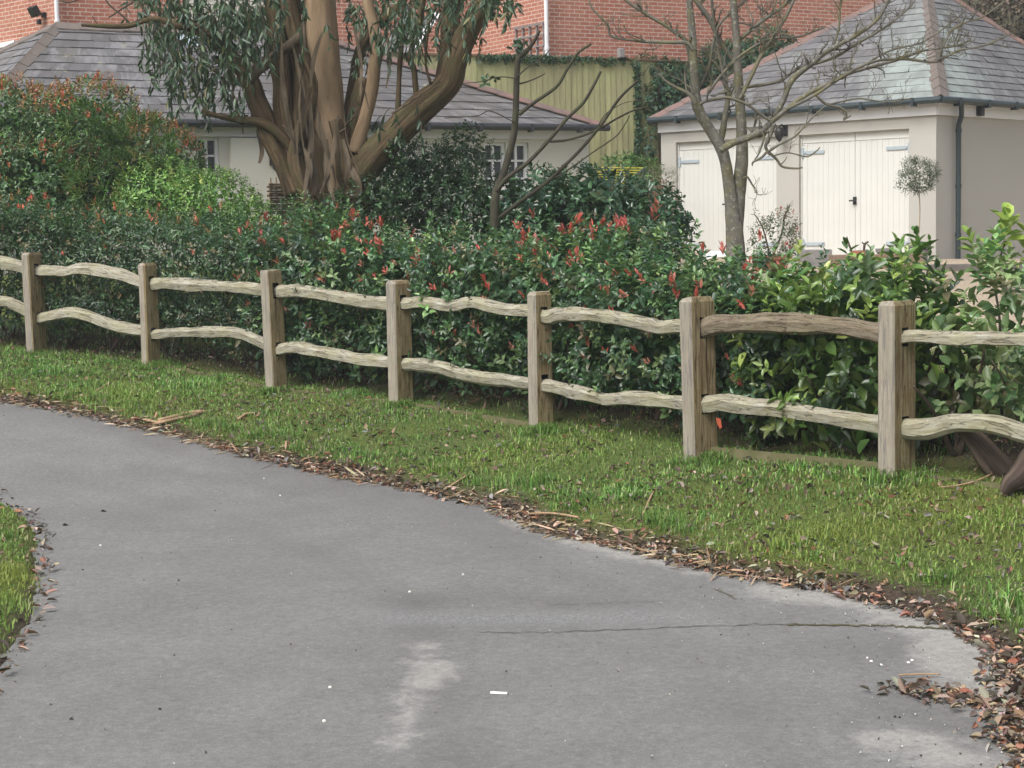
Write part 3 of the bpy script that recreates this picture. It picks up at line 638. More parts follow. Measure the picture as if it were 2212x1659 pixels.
# tall laurel shoot at the right edge
sh = empty('laurel_sapling', 'upright laurel shoot with big rounded yellow green leaves above the hedge', 'plant')
p0 = U(2165, 760, 11.9); p0[2] = gz(p0[0:1], p0[1:2])[0]; q = smooth_line([p0, U(2160, 700, 11.9), U(2150, 620, 11.9), U(2160, 560, 11.9), U(2172, 520, 11.9)], 16)
mb = MB(); mb.tube(q, np.linspace(.011, .005, 16), 6); mb.build('stem', SAPL, sh, smooth=True)
L = shoots(np.array([q[-1], q[-1], q[-3], U(2210, 535, 11.9), U(2115, 560, 12), U(2200, 580, 11.9), U(2150, 590, 11.9)]), np.array([[0, 0, 1.], [0, -.4, .9], [-.1, -.5, .7], [.3, -.1, .9], [-.4, -.2, .8], [.2, -.2, 1], [-.3, -.2, .8]]), 8, .14, .085, [(.20, .31, .06), (.28, .38, .08)], None, .03, (25, 65), wp=(.42, .5), jit=.1)
V, Qd, Cc = cat_(L); fastmesh('foliage', V, Qd, Cc, LEAFM, sh)
# ---------------------------------------------------------------- garden shrubs
def shrub(name, label, cat='shrub'): return empty(name, label, cat, 'garden shrubs beyond the fence')
s1 = shrub('photinia_bush', 'tall dark photinia mound with coppery red top at the far left')
blobs(s1, [(20, 330, 21.4, 165, 150, .9), (180, 330, 21.4, 140, 140, .9), (300, 370, 21.2, 130, 105, .8), (120, 430, 21.0, 200, 130, .8), (-110, 330, 21.6, 120, 150, .8)], .072, .033, [(.03, .07, .03), (.045, .11, .04), (.075, .155, .055), (.14, .21, .10), (.19, .14, .06), (.10, .20, .045)], [2, 4, 4, 2.4, .8, 3], 125, 7, redp=.34, redcols=[(.46, .13, .08), (.38, .19, .08), (.55, .09, .08), (.30, .22, .07)], redtop=.25, lump=.10, cop=[(.30, .13, .055), (.22, .16, .06), (.38, .12, .06), (.20, .19, .06), (.34, .20, .09)])
bush_stems(s1, 150, 500, 21.2, 6, 1.2)
s2 = shrub('frond_shrub', 'feathery dark green frond shrub growing through the photinia mound')
blobs(s2, [(200, 330, 20.35, 70, 95, .3), (310, 330, 20.3, 62, 70, .3), (250, 400, 20.2, 90, 60, .3)], .16, .014, [(.035, .09, .02), (.06, .13, .03), (.11, .18, .04), (.2, .19, .06)], [3, 4, 2, .6], 75, 9, spacing=.012, spread=(10, 55), mat_=LEAFM, upb=1.0, inner=.5)
bush_stems(s2, 240, 480, 20.6, 4, .9)
s3 = shrub('choisya_bush', 'rounded bright green small leaved bush left of the eucalyptus')
blobs(s3, [(355, 432, 20.3, 90, 80, .7), (455, 458, 20.2, 100, 78, .7), (535, 492, 20.1, 55, 55, .6)], .062, .026, [(.07, .17, .035), (.14, .28, .06), (.24, .40, .11), (.36, .46, .12)], [3, 4, 3, 1], 170, 7, lump=.05)
bush_stems(s3, 440, 540, 20.4, 4, .7)
s4 = shrub('dark_ivy_shrub', 'loose dark green shrub against the cottage right of the eucalyptus')
blobs(s4, [(930, 430, 20.6, 110, 105, .7), (1000, 360, 20.9, 62, 80, .5), (880, 400, 20.4, 90, 90, .5), (1010, 450, 20.2, 70, 70, .5)], .062, .030, [(.018, .045, .022), (.03, .07, .028), (.05, .095, .035)], [3, 3, 1], 95, 6, lump=.16, inner=1.1)
bush_stems(s4, 940, 540, 20.5, 6, 1.2)
s5 = shrub('glossy_evergreen_bush', 'rounded evergreen bush with large shiny leaves in front of the cream garage')
blobs(s5, [(1160, 470, 20.2, 120, 95, .9), (1280, 472, 20.0, 120, 102, .9), (1395, 500, 19.8, 88, 88, .8)], .12, .056, [(.020, .055, .028), (.032, .078, .038), (.06, .12, .06)], [3, 4, 2], 46, 6, lump=.07, mat_=M_leaf('shiny_leaf', .24, .12, .6))
bush_stems(s5, 1280, 600, 20, 5, .7)
s6 = shrub('fern_leaf_plant', 'light green palmate leaved plant at the foot of the green panel fence')
blobs(s6, [(1340, 372, 28.5, 50, 30, .5), (1385, 378, 28.3, 30, 26, .5)], .16, .045, [(.05, .12, .03), (.09, .17, .05)], None, 55, 6, mat_=LEAFM)
bush_stems(s6, 1340, 420, 28.5, 3, .5)
s7 = shrub('grey_leaved_shrub', 'wispy grey green shrub with brown dead patch beside the left garage door')
blobs(s7, [(1425, 392, 26.0, 36, 34, .5), (1405, 420, 26.0, 42, 40, .5)], .045, .013, [(.13, .16, .09), (.17, .19, .12), (.15, .12, .07)], None, 110, 6, lump=.2, inner=.4)
blobs(s7, [(1435, 440, 25.8, 28, 40, .4)], .05, .014, [(.10, .065, .045), (.15, .10, .07)], None, 110, 6, lump=.1, inner=.8, name='dead_foliage', mat_=DRY)
bush_stems(s7, 1420, 520, 26, 6, 1.0)

# ---------------------------------------------------------------- cottage
def face(mb, P, uv, mi=0): mb.add(P, [tuple(range(len(P)))], uv, mi)
def wall_open(mb, p0, p1, z0, z1, ops, depth, nrm_out, mi=0, mi2=0):
    """wall front p0->p1 with openings (u0,u1,za,zb) in metres"""
    p0 = np.array([*p0, 0.]); p1 = np.array([*p1, 0.]); L = np.linalg.norm(p1-p0); t = (p1-p0)/L; n = np.array([*nrm_out, 0.]); 
    us = sorted(set([0, L]+[o[0] for o in ops]+[o[1] for o in ops])); zs = sorted(set([z0, z1]+[o[2] for o in ops]+[o[3] for o in ops]))
    def pt(u, z, dd=0): return p0+t*u+[0, 0, z]-n*dd
    for a, b in zip(us[:-1], us[1:]):
        for c, d in zip(zs[:-1], zs[1:]):
            if any(o[0]-1e-6 <= a and b <= o[1]+1e-6 and o[2]-1e-6 <= c and d <= o[3]+1e-6 for o in ops): continue
            face(mb, [pt(a, c), pt(b, c), pt(b, d), pt(a, d)], [(a, c), (b, c), (b, d), (a, d)], mi)
    for u0_, u1_, za, zb in ops:
        for A, B, Cq, Dq in (((u0_, za), (u0_, zb), 0, 0), ((u1_, zb), (u1_, za), 0, 0), ((u0_, zb), (u1_, zb), 0, 0), ((u1_, za), (u0_, za), 0, 0)):
            face(mb, [pt(*A), pt(*B), pt(B[0], B[1], depth), pt(A[0], A[1], depth)], [(0, 0), (1, 0), (1, 1), (0, 1)], mi2)
    return pt, L, t
def plan_u(px, p0, t):   # metres along plan line where pixel column px meets it (at mid height)
    r = ray(px, 330.); k = r[:2]; A = np.array([[t[0], -k[0]], [t[1], -k[1]]]); return np.linalg.solve(A, -np.array(p0[:2]))[0]
def z_at(px, py, p0, t):
    u = plan_u(px, p0, t); P = np.array(p0[:2])+t[:2]*u; n = np.array([t[1], -t[0], 0.]); return on_plane(px, py, np.array([*P, 0.]), n)[2]
def courses(mb, eL, eR, rR, rL, n, lift=.014, mi=0):
    eL, eR, rR, rL = map(np.asarray, (eL, eR, rR, rL)); nv = nrm(np.cross(eR-eL, rL-eL)); nv = nv*np.sign(nv[2]); t = nrm(eR-eL)
    sl = np.linalg.norm((rL-eL)-t*((rL-eL)@t))
    for i in range(n):
        a, b = i/n, (i+1)/n
        A, B = eL+(rL-eL)*a, eR+(rR-eR)*a; Dd, Cc = eL+(rL-eL)*b, eR+(rR-eR)*b
        off_ = (i % 2)*.125; w = [(x-eL)@t+off_ for x in (A, B, Cc, Dd)]
        m = max(2, int(np.linalg.norm(B-A)/.25)); f = np.linspace(0, 1, m+1)[:, None]
        Lo = A+(B-A)*f; Up = Dd+(Cc-Dd)*f
        jit = np.repeat(rng.normal(size=m)*.0035, 1); 
        for j in range(m):
            l = lift+jit[j]; v0, v1, v2, v3 = Lo[j]+nv*l, Lo[j+1]+nv*l, Up[j+1]+nv*.001, Up[j]+nv*.001
            dn = (A-Dd)/np.linalg.norm(A-Dd)*rng.normal()*.004
            u0_, u1_ = (Lo[j]-eL)@t+off_, (Lo[j+1]-eL)@t+off_
            face(mb, [v0+dn, v1+dn, v2, v3], [(u0_, i+.05), (u1_, i+.05), (u1_, i+.95), (u0_, i+.95)], mi)
            face(mb, [Lo[j], Lo[j+1], v1+dn, v0+dn], [(u0_, i+.5)]*4, mi)
def ridge(name, a, b, m, parent, w=.13, drop=.6, seg=.32, th=.02):
    a, b = np.asarray(a), np.asarray(b); L = np.linalg.norm(b-a); n = max(2, int(L/seg)); t = (b-a)/L
    h = nrm(np.cross(t, [0, 0, 1.])); up = np.cross(h, t); up = up*np.sign(up[2]); mb = MB()
    for i in range(n):
        p, q = a+t*L*i/n, a+t*(L*(i+1)/n+.015); k0, k1 = .012+rng.normal()*.003, rng.normal()*.002
        def sec(x, k):
            return [x-h*w-up*(w*drop-k), x-h*w*.35-up*(w*drop*.25-k), x+up*(.018+k), x+h*w*.35-up*(w*drop*.25-k), x+h*w-up*(w*drop-k)]
        s0, s1 = sec(p, k0+.02), sec(q, k1+.02); s2 = [x-up*th for x in s0]; s3 = [x-up*th for x in s1]
        V = np.array(s0+s1+s2+s3); f = [(j, j+1, 6+j, 5+j) for j in range(4)]+[(10+j, 11+j, 1+j, j) for j in range(4)]+[(j+5, j+6, j+16, j+15) for j in range(4)]+[(0, 5, 15, 10), (4, 14, 19, 9)]
        mb.add(V, f)
    return mb.build(name, m, parent)
def gutter(a, b, m, parent, r=.055, out=None, name='gutter'):
    mb = MB(); a, b = np.asarray(a), np.asarray(b); n = 12; q = a+(b-a)*np.linspace(0, 1, n)[:, None]; mb.tube(q, r, 10)
    t = nrm(b-a)
    for k in np.arange(.5, np.linalg.norm(b-a), .95): mb.box(a+t*k+[0, 0, -.02], (.05, .13, .13), axes=[t, np.cross([0, 0, 1.], t), [0, 0, 1.]])
    return mb.build(name, m, parent, smooth=False)
def window(root, pt, u0_, u1_, za, zb, cols, rows, depth, t, n, fw_=.05, bars=.022):
    mb = MB(); ax = [t, n, [0, 0, 1.]]
    def b(ua, ub, z0_, z1_, th, dd): mb.box(pt((ua+ub)/2, (z0_+z1_)/2, depth-dd), (ub-ua, th, z1_-z0_), axes=ax)
    b(u0_, u1_, zb-fw_, zb, .06, .03); b(u0_, u1_, za, za+fw_, .06, .03); b(u0_, u0_+fw_, za+fw_, zb-fw_, .06, .03); b(u1_-fw_, u1_, za+fw_, zb-fw_, .06, .03)
    f = mb.build('window', WHITE, root)
    mb = MB()
    for i in range(1, cols):
        u = u0_+(u1_-u0_)*i/cols; b(u-bars, u+bars, za+fw_, zb-fw_, .035, .02)
    for i in range(1, rows):
        z = za+(zb-za)*i/rows; b(u0_+fw_, u1_-fw_, z-bars*.7, z+bars*.7, .028, .0195)
    mb.build('glazing_bar', WHITE, f)
    mb = MB(); face(mb, [pt(u0_+.01, za+.01, depth-.006), pt(u1_-.01, za+.01, depth-.006), pt(u1_-.01, zb-.01, depth-.006), pt(u0_+.01, zb-.01, depth-.006)], [(0, 0)]*4); mb.build('pane', GLASSM, f)
    return f

cot = empty('cottage', 'low cream cottage with grey slate hipped roof behind the eucalyptus tree', 'cottage')
EL, ER = U(-62, 256, 24.0), U(1312, 275, 28.95); ER[2] = EL[2]
RL = U(120, 54, 26.4); RR = U(662, 64, 28.1); RR[2] = RL[2]
BLc = U(-390, 296, 28.0); BRc = ER+(RR-RL)*[0, 0, 0]+np.array([-.46, .887, 0])*4.2
mb = MB(); courses(mb, EL, ER, RR, RL, 12)
courses(mb, np.array([BLc[0], BLc[1], EL[2]]), EL, RL, RL+[-.01, .01, 0], 12)
courses(mb, ER, np.array([*BRc[:2], EL[2]]), RR+[.01, .01, 0], RR, 12); courses(mb, np.array([*BRc[:2], EL[2]]), np.array([BLc[0], BLc[1], EL[2]]), RL, RR, 12)
roof = mb.build('roof', SLATE, cot)
ridge('ridge_tiles', RL, RR, RIDGE, roof, .13, .7); ridge('hip_tiles', EL, RL, RIDGE, roof, .13, .55); ridge('hip_tiles', ER, RR, RIDGER, roof, .12, .5); ridge('hip_tiles', np.array([BLc[0], BLc[1], EL[2]]), RL, RIDGE, roof, .13, .55)
mb = MB(); nv_ = nrm(np.cross(ER-EL, RL-EL)); nv_ = nv_*np.sign(nv_[2]); cw = on_plane(418, 89, EL, nv_)+nv_*.05; tt = nrm(ER-EL); mb.box(cw, (.5, .45, .05), axes=[tt, np.cross(nv_, tt), nv_]); mb.build('roof_window', M_simple('skylight_glass', (.45, .52, .6), .1, .1, 3, 0, .6), roof)
ct = nrm((ER-EL)*[1, 1, 0]); cn = np.array([ct[1], -ct[0], 0]); w0 = EL-cn*.22+ct*.25; w1 = ER-cn*.22-ct*.25; zc = EL[2]
gutter(EL+cn*.05-[0, 0, .03], ER+cn*.05-[0, 0, .03], GUTB, cot, .06)
mb = MB(); mid = (w0+w1)/2; mid[2] = zc-.13; mb.box(mid+cn*.02, (np.linalg.norm((w1-w0)[:2])+.05, .05, .17), axes=[ct, cn, [0, 0, 1.]]); mb.build('fascia', WHITE, cot)
mb = MB(); u = lambda px: plan_u(px, w0, ct)
za = z_at(1095, 372, w0, ct); zb_ = z_at(1095, 308, w0, ct)
ops = [(u(424), u(474), zc-1.35, z_at(450, 296, w0, ct)), (u(1046), u(1093), za-.4, zb_), (u(1096), u(1142), za-.4, zb_)]
ptc, Lc, _ = wall_open(mb, w0[:2], w1[:2], .6, zc-.05, ops, .12, cn[:2])
bw = [w1-cn*3.6, w0-cn*3.6]
for A, B in ((w1, bw[0]), (bw[0], bw[1]), (bw[1], w0)):
    A = A.copy(); B = B.copy(); face(mb, [np.array([A[0], A[1], .6]), np.array([B[0], B[1], .6]), np.array([B[0], B[1], zc-.05]), np.array([A[0], A[1], zc-.05])], [(0, 0)]*4)
wl = mb.build('wall', REND, cot)
for k, o in enumerate(ops): window(cot, ptc, o[0], o[1], o[2], o[3], 2, 4 if k == 0 else 3, .12, ct, cn)
mb = MB(); ua = u(494); ub = u(640); mb.box(w0*[1, 1, 0]+ct*(ua+ub)/2+cn*.06+[0, 0, (zc-.24+.6)/2], (ub-ua, .115, zc-.24-.6), axes=[ct, cn, [0, 0, 1.]]); mb.build('wall_buttress', REND, cot)
def wall_lamp(root_lab, P, n, m=BLACK):
    e = empty('wall_lamp', root_lab, 'lamp'); t = np.cross([0, 0, 1.], n)
    mb = MB(); mb.box(P+n*.015, (.10, .03, .18), axes=[t, n, [0, 0, 1.]]); mb.build('back_plate', m, e, bevel=.008)
    mb = MB(); q = smooth_line([P+n*.03+[0, 0, .03], P+n*.12+[0, 0, .10], P+n*.2+[0, 0, .04]], 12); mb.tube(q, .012, 8); mb.build('bracket', m, e, smooth=True)
    mb = MB(); c = P+n*.2; z = np.array([.06, .03, -.02, -.10, -.16, -.2]); r = np.array([.015, .06, .085, .075, .05, .012]); mb.tube(c+np.c_[0*z, 0*z, z], r, 12, ref=(0, 1, 0)); mb.build('lantern', m, e, smooth=True)
wall_lamp('black lantern on the cream cottage wall by the eucalyptus trunk', on_plane(588, 345, w0+cn*.13, cn), cn)

# ---------------------------------------------------------------- brick house
bh = empty('brick_house', 'tall red brick house with white downpipes behind the cottage and fence', 'house')
A_c = U(122, 50, 31.0)*[1, 1, 0]; ub_ = np.array([.887, .462, 0]); B_c = U(1181, 60, 32.6)*[1, 1, 0]
lf = A_c+np.array([-.74, .67, 0])*7; tb = np.array([-.56, .83, 0])
M2 = np.array([[ub_[0], -tb[0]], [ub_[1], -tb[1]]]); k = np.linalg.solve(M2, (B_c-A_c)[:2]); I_c = A_c+ub_*k[0]; R_c = B_c+ub_*8.2
back = [R_c+np.array([-.462, .887, 0])*7, lf+np.array([.46, .89, 0])*9]
loop = [lf, A_c, I_c, B_c, R_c]+back
mb = MB(); ucur = 0
for A, B in zip(loop, loop[1:]+loop[:1]):
    L = np.linalg.norm(B-A); z0, z1 = 1.0, 8.4
    face(mb, [A+[0, 0, z0], B+[0, 0, z0], B+[0, 0, z1], A+[0, 0, z1]], [(ucur, z0), (ucur+L, z0), (ucur+L, z1), (ucur, z1)]); ucur += L
mb.build('wall', BRICK, bh)
cen = np.mean(loop, 0); mb = MB()
for A, B in zip(loop, loop[1:]+loop[:1]):
    A2 = A+(A-cen)*.05+[0, 0, 8.35]; B2 = B+(B-cen)*.05+[0, 0, 8.35]; face(mb, [A2, B2, cen+[0, 0, 11.]], [(0, 0), (4, 0), (2, 5)])
mb.build('roof', SLATE, bh)
def vpipe(root, px, y0, y1, D, r, m, name='downpipe', off=.06):
    a, b = U(px, y0, D), U(px, y1, D); a = np.array([b[0], b[1], a[2]]); mb = MB(); mb.tube(np.linspace(a, b, 8), r, 12)
    for z in np.arange(min(a[2], b[2])+.4, max(a[2], b[2]), 1.1): mb.tube(np.array([[b[0], b[1], z-.03], [b[0], b[1], z+.03]]), r*1.25, 12)
    return mb.build(name, m, root, smooth=False)
vpipe(bh, 126, -240, 95, 30.9, .042, WHITE); vpipe(bh, 1182, -240, 150, 32.45, .042, WHITE)
# floodlight
fl = empty('floodlight', 'black floodlight fixed high on the left brick wall', 'lamp')
nl = nrm(np.cross(lf-A_c, [0, 0, 1.])); nl = nl*np.sign(-nl[1]); P = on_plane(98, 33, A_c, nl); tl = np.cross([0, 0, 1.], nl)
mb = MB(); mb.box(P+nl*.03, (.08, .06, .10), axes=[tl, nl, [0, 0, 1.]]); mb.tube(np.array([P+nl*.05, P+nl*.16+[0, 0, .02]]), .018, 8); mb.build('bracket', BLACK, fl)
a1 = nrm(nl+np.array([0, 0, -.6])); a2 = np.cross(tl, a1); mb = MB(); mb.box(P+nl*.2+tl*-.05+[0, 0, .06], (.22, .11, .19), axes=[tl, a1, a2]); mb.build('lamp_head', BLACK, fl, bevel=.015)
mb = MB(); mb.box(P+nl*.14+[0, 0, -.13], (.07, .07, .09), axes=[tl, nl, [0, 0, 1.]]); mb.build('sensor', BLACK, fl, bevel=.01)
mb = MB(); P0_, P1_ = on_plane(-40, 107, A_c+nl*.04, nl), on_plane(34, 92, A_c+nl*.04, nl); mb.box((P0_+P1_)/2, (np.linalg.norm(P1_-P0_), .08, .09), axes=[nrm(P1_-P0_), nl, np.cross(nrm(P1_-P0_), nl)]); mb.build('white_trim', WHITE, bh)
# cream boarded panel half hidden by the eucalyptus
nf = np.array([ub_[1], -ub_[0], 0]); mb = MB()
pA, pB = on_plane(402, 66, A_c+nf*.03, nf), on_plane(640, 66, A_c+nf*.03, nf)
for i in range(9): mb.box((pA+pB)/2*[1, 1, 0]+[0, 0, pA[2]+.1*i+.05]+nf*(.01), (np.linalg.norm((pB-pA)[:2]), .035, .088), axes=[ub_, nrm(nf+[0, 0, .12]), np.cross(ub_, nrm(nf+[0, 0, .12]))])
mb.build('weatherboard', REND, bh)
# small slate porch gable
pr = MB(); a, b, c, d = U(820, 116, 31.6), U(892, 115, 31.3), U(940, 36, 31.9), U(868, 36, 32.2); courses(pr, a, b, c, d, 6); pr.build('porch_roof', SLATE, bh)
mb = MB(); q0, q1 = U(896, 108, 31.2), U(944, 28, 31.8); tq = nrm(q1-q0); nq = nrm(np.cross(tq, [1., .4, .3])); mb.box((q0+q1)/2, (np.linalg.norm(q1-q0), .03, .15), axes=[tq, nrm(np.cross(np.cross(tq, [0, -1., 0]), tq)), np.cross(tq, [0, -1., 0])]); mb.build('bargeboard', WHITE, bh)
# trellis
nt_ = nrm(np.cross(tb, [0, 0, 1.])); nt_ = nt_*np.sign(-nt_[1]); tr = empty('trellis', 'square grey wooden trellis fixed to the brick wall beside the white downpipe', 'trellis')
mb = MB(); c0 = on_plane(1114, 60, B_c+nt_*.04, nt_); c1 = on_plane(1174, 50, B_c+nt_*.04, nt_); bz = on_plane(1174, 122, B_c+nt_*.04, nt_)[2]; tz = c1[2]
hx = nrm((c1-c0)*[1, 1, 0]); W = np.linalg.norm((c1-c0)[:2])
for i in range(5): mb.box(c0*[1, 1, 0]+hx*(W*i/4)+[0, 0, (tz+bz)/2], (.035, .02, tz-bz+.06), axes=[hx, nt_, [0, 0, 1.]])
for i in range(4): mb.box(c0*[1, 1, 0]+hx*W/2+[0, 0, bz+(tz-bz)*i/3]+nt_*.021, (W+.08, .02, .035), axes=[hx, nt_, [0, 0, 1.]])
tag(mb.build('lattice', TREL, tr))

# ---------------------------------------------------------------- green panel fence
pf = empty('panel_fence', 'tall olive green closeboard fence between the cottage and the garage', 'fence')
f0, f1 = U(800, 117, 29.9), U(1379, 130, 32.0); f1[2] = f0[2]; zt = f0[2]; zb2 = zt-2.05
ft = nrm((f1-f0)*[1, 1, 0]); fn = np.array([ft[1], -ft[0], 0]); Lf = np.linalg.norm((f1-f0)[:2])
def boards(a, t, n, L, name):
    mb = MB(); k = 0; x = 0.0
    while x < L-.01:
        w = min(.135, L-x); ax_ = nrm(t+n*(.10)); h_ = rng.normal()*.006
        mb.box(a*[1, 1, 0]+t*(x+w/2)+[0, 0, (zt+zb2)/2+h_]+n*rng.normal()*.001, (w*.94, .014, zt-zb2), axes=[ax_, np.cross([0, 0, 1.], ax_), [0, 0, 1.]], col=np.array([1, 1, 1.])*rng.uniform(.82, 1.06)); x += .118
    mb.build('panel', FENM, pf)
    mb = MB(); mb.box(a*[1, 1, 0]+t*L/2-n*.022+[0, 0, (zt+zb2)/2], (L, .012, zt-zb2-.06), axes=[t, n, [0, 0, 1.]]); mb.build('dark_backing', CRK, pf)  # full dark sheet added so the gaps between boards read dark
    mb = MB(); mb.box(a*[1, 1, 0]+t*L/2+[0, 0, zt+.02], (L, .08, .04), axes=[t, n, [0, 0, 1.]]); mb.build('capping_rail', WATT, pf)
boards(f0, ft, fn, Lf, 'panel')
f2d = nrm(np.array([.8, .6, 0])); boards(f1+[0.02, .02, 0], f2d, np.array([f2d[1], -f2d[0], 0]), 4.0, 'panel')
for x in (.2, 2.0, 3.8):
    mb = MB(); mb.box(f0*[1, 1, 0]+ft*x-fn*.07+[0, 0, (zt+zb2)/2], (.1, .1, 2.1), axes=[ft, fn, [0, 0, 1.]]); mb.build('post', FENM, pf)
mb = MB(); cc = U(1341, 115, 31.75); mb.box(cc, (.12, .12, .18), axes=[ft, fn, [0, 0, 1.]]); mb.build('post_cap', STONE, pf, bevel=.02)
iv = empty('ivy', 'dark green ivy smothering the right end of the panel fence', 'ivy')
blobs(iv, [(1395, 150, 32.4, 22, 30, .25), (1410, 190, 32.4, 30, 60, .25), (1440, 170, 32.4, 40, 45, .3), (1430, 220, 32, 40, 45, .3), (1480, 200, 32.4, 45, 60, .3), (1540, 170, 32.8, 60, 60, .4), (1600, 150, 33.4, 60, 60, .5), (1660, 120, 34, 60, 55, .5), (1550, 120, 33.5, 40, 25, .3), (1620, 200, 33, 80, 60, .4), (1405, 290, 31.8, 14, 50, .12), (1400, 345, 31.5, 12, 30, .12)], .075, .058, [(.020, .058, .036), (.035, .085, .048), (.06, .11, .05)], [3, 4, 2], 75, 5, lump=.1, spread=(60, 90), mat_=LEAFM, inner=.7)
L_ = []
n = 260; x = rng.random(n)**.7*Lf*.62; Pp = f1*[1, 1, 0]-ft*x[:, None]+fn*.04+np.c_[0*x, 0*x, zt+.02-rng.random(n)**2*.12]; L_ += shoots(Pp, fn+rng.normal(size=(n, 3))*.5, 4, .06, .05, [(.03, .07, .035), (.05, .09, .04)], None, .02, (60, 90))
n = 200; zz = rng.random(n); Pp = f1*[1, 1, 0]-ft*(rng.random((n, 1))*.12)+fn*.04+np.c_[0*zz, 0*zz, zt-zz*2.0]; L_ += shoots(Pp, fn+rng.normal(size=(n, 3))*.5, 4, .06, .05, [(.03, .07, .035), (.05, .09, .04)], None, .02, (60, 90))
V, Qd, Cc = cat_(L_); fastmesh('trailing_foliage', V, Qd, Cc, LEAFM, iv)
mb = MB()
for _ in range(9):
    b0 = f1*[1, 1, 0]+[rng.uniform(-.3, 1.5), rng.uniform(-.05, .5), zb2]; mb.tube(smooth_line([b0, b0+[rng.normal()*.1, 0, .7], b0+[rng.normal()*.2, 0, 1.3], b0+[rng.normal()*.3, 0, 1.95]], 12), np.linspace(.02, .008, 12), 6)
mb.build('stem', TWIG, iv)

# ---------------------------------------------------------------- garage
gar = empty('garage', 'cream rendered double garage with pyramid slate roof and two cream plank doors', 'garage')
GC = U(2032, 211, 27.0); ze = GC[2]
fd = nrm(np.array([-.745, .667, 0])); fL = 6.0
GLf = U(1404, 262, 30.95)*[1, 1, 0]+[0, 0, ze]; fd = nrm(GLf-GC); fL = np.linalg.norm(GLf-GC)
sd_ = np.array([.70, .714, 0]); GR = GC+sd_*7.0; GB = GLf+sd_*7.0; AP = U(1996, -45, 31.3)
mb = MB(); courses(mb, GLf, GC, AP, AP+[-.01, 0, 0], 19); courses(mb, GC, GR, AP+[.01, 0, 0], AP, 19); courses(mb, GR, GB, AP, AP, 12); courses(mb, GB, GLf, AP, AP, 12)
for q_ in range(len(mb.v)):
    v_ = mb.v[q_]; dd_ = np.linalg.norm(v_.mean(0)-GC)
    dh_ = np.linalg.norm(np.cross(v_.mean(0)-GC, nrm(AP-GC))); f_ = np.clip(1.35-dh_/1.5-max(0, dd_-1.0)*.33+rng.normal()*.14, 0, .75)
    mb.col[q_] = np.full((len(v_), 3), f_)
gr = mb.build('roof', SLATEG, gar)
ridge('hip_tiles', GC+[0, 0, .02], AP, RIDGE, gr, .14, .62); ridge('hip_tiles', GLf, AP, RIDGER, gr, .13, .5); ridge('hip_tiles', GR, AP, RIDGER, gr, .14, .6); ridge('hip_tiles', GB, AP, RIDGE, gr, .13, .6)
fo = np.array([fd[1], -fd[0], 0]); fo = fo*np.sign(-fo[1]); so = np.array([sd_[1], -sd_[0], 0]); so = so*np.sign(so[0])
gutter(GC+fo*.05+so*.05-[0, 0, .03], GLf+fo*.05-[0, 0, .03], GUT, gar, .055); gutter(GC+fo*.05+so*.05-[0, 0, .03], GR+so*.05-[0, 0, .03], GUT, gar, .055)
ins = .17; W0 = GC-fo*ins-so*ins; W1 = GLf-fo*ins-fd*.12; W2 = GR-so*ins; W3 = GB
tfr = nrm((W1-W0)*[1, 1, 0]); tg = -tfr  # left->right is tg
wn = np.array([tg[1], -tg[0], 0]); wn = wn*np.sign(-wn[1])
ug = lambda px: plan_u(px, W1, tg)
zg0 = 1.0; zd_top = z_at(1725, 292, W1, tg); zd_bot = z_at(1850, 550, W1, tg)
ops = [(ug(1460), ug(1677), zg0, zd_top), (ug(1725.5), ug(1963.5), zg0, zd_top)]
mb = MB(); ptg, Lg_, _ = wall_open(mb, W1[:2], W0[:2], zg0, ze-.08, ops, .14, wn[:2])
for A, B in ((W0, W2), (W2, W3), (W3, W1)):
    face(mb, [np.array([A[0], A[1], zg0]), np.array([B[0], B[1], zg0]), np.array([B[0], B[1], ze-.08]), np.array([A[0], A[1], ze-.08])], [(0, 0)]*4)
mb.build('wall', RENDG, gar)
mb = MB()
for A, B, n_ in ((W1, W0, wn), (W0, W2, so)):
    t_ = nrm((B-A)*[1, 1, 0]); mb.box((A+B)/2*[1, 1, 0]+n_*.03+[0, 0, ze-.16], (np.linalg.norm((B-A)[:2])+.06, .05, .19), axes=[t_, n_, [0, 0, 1.]])
mb.build('fascia', WHITE, gar)
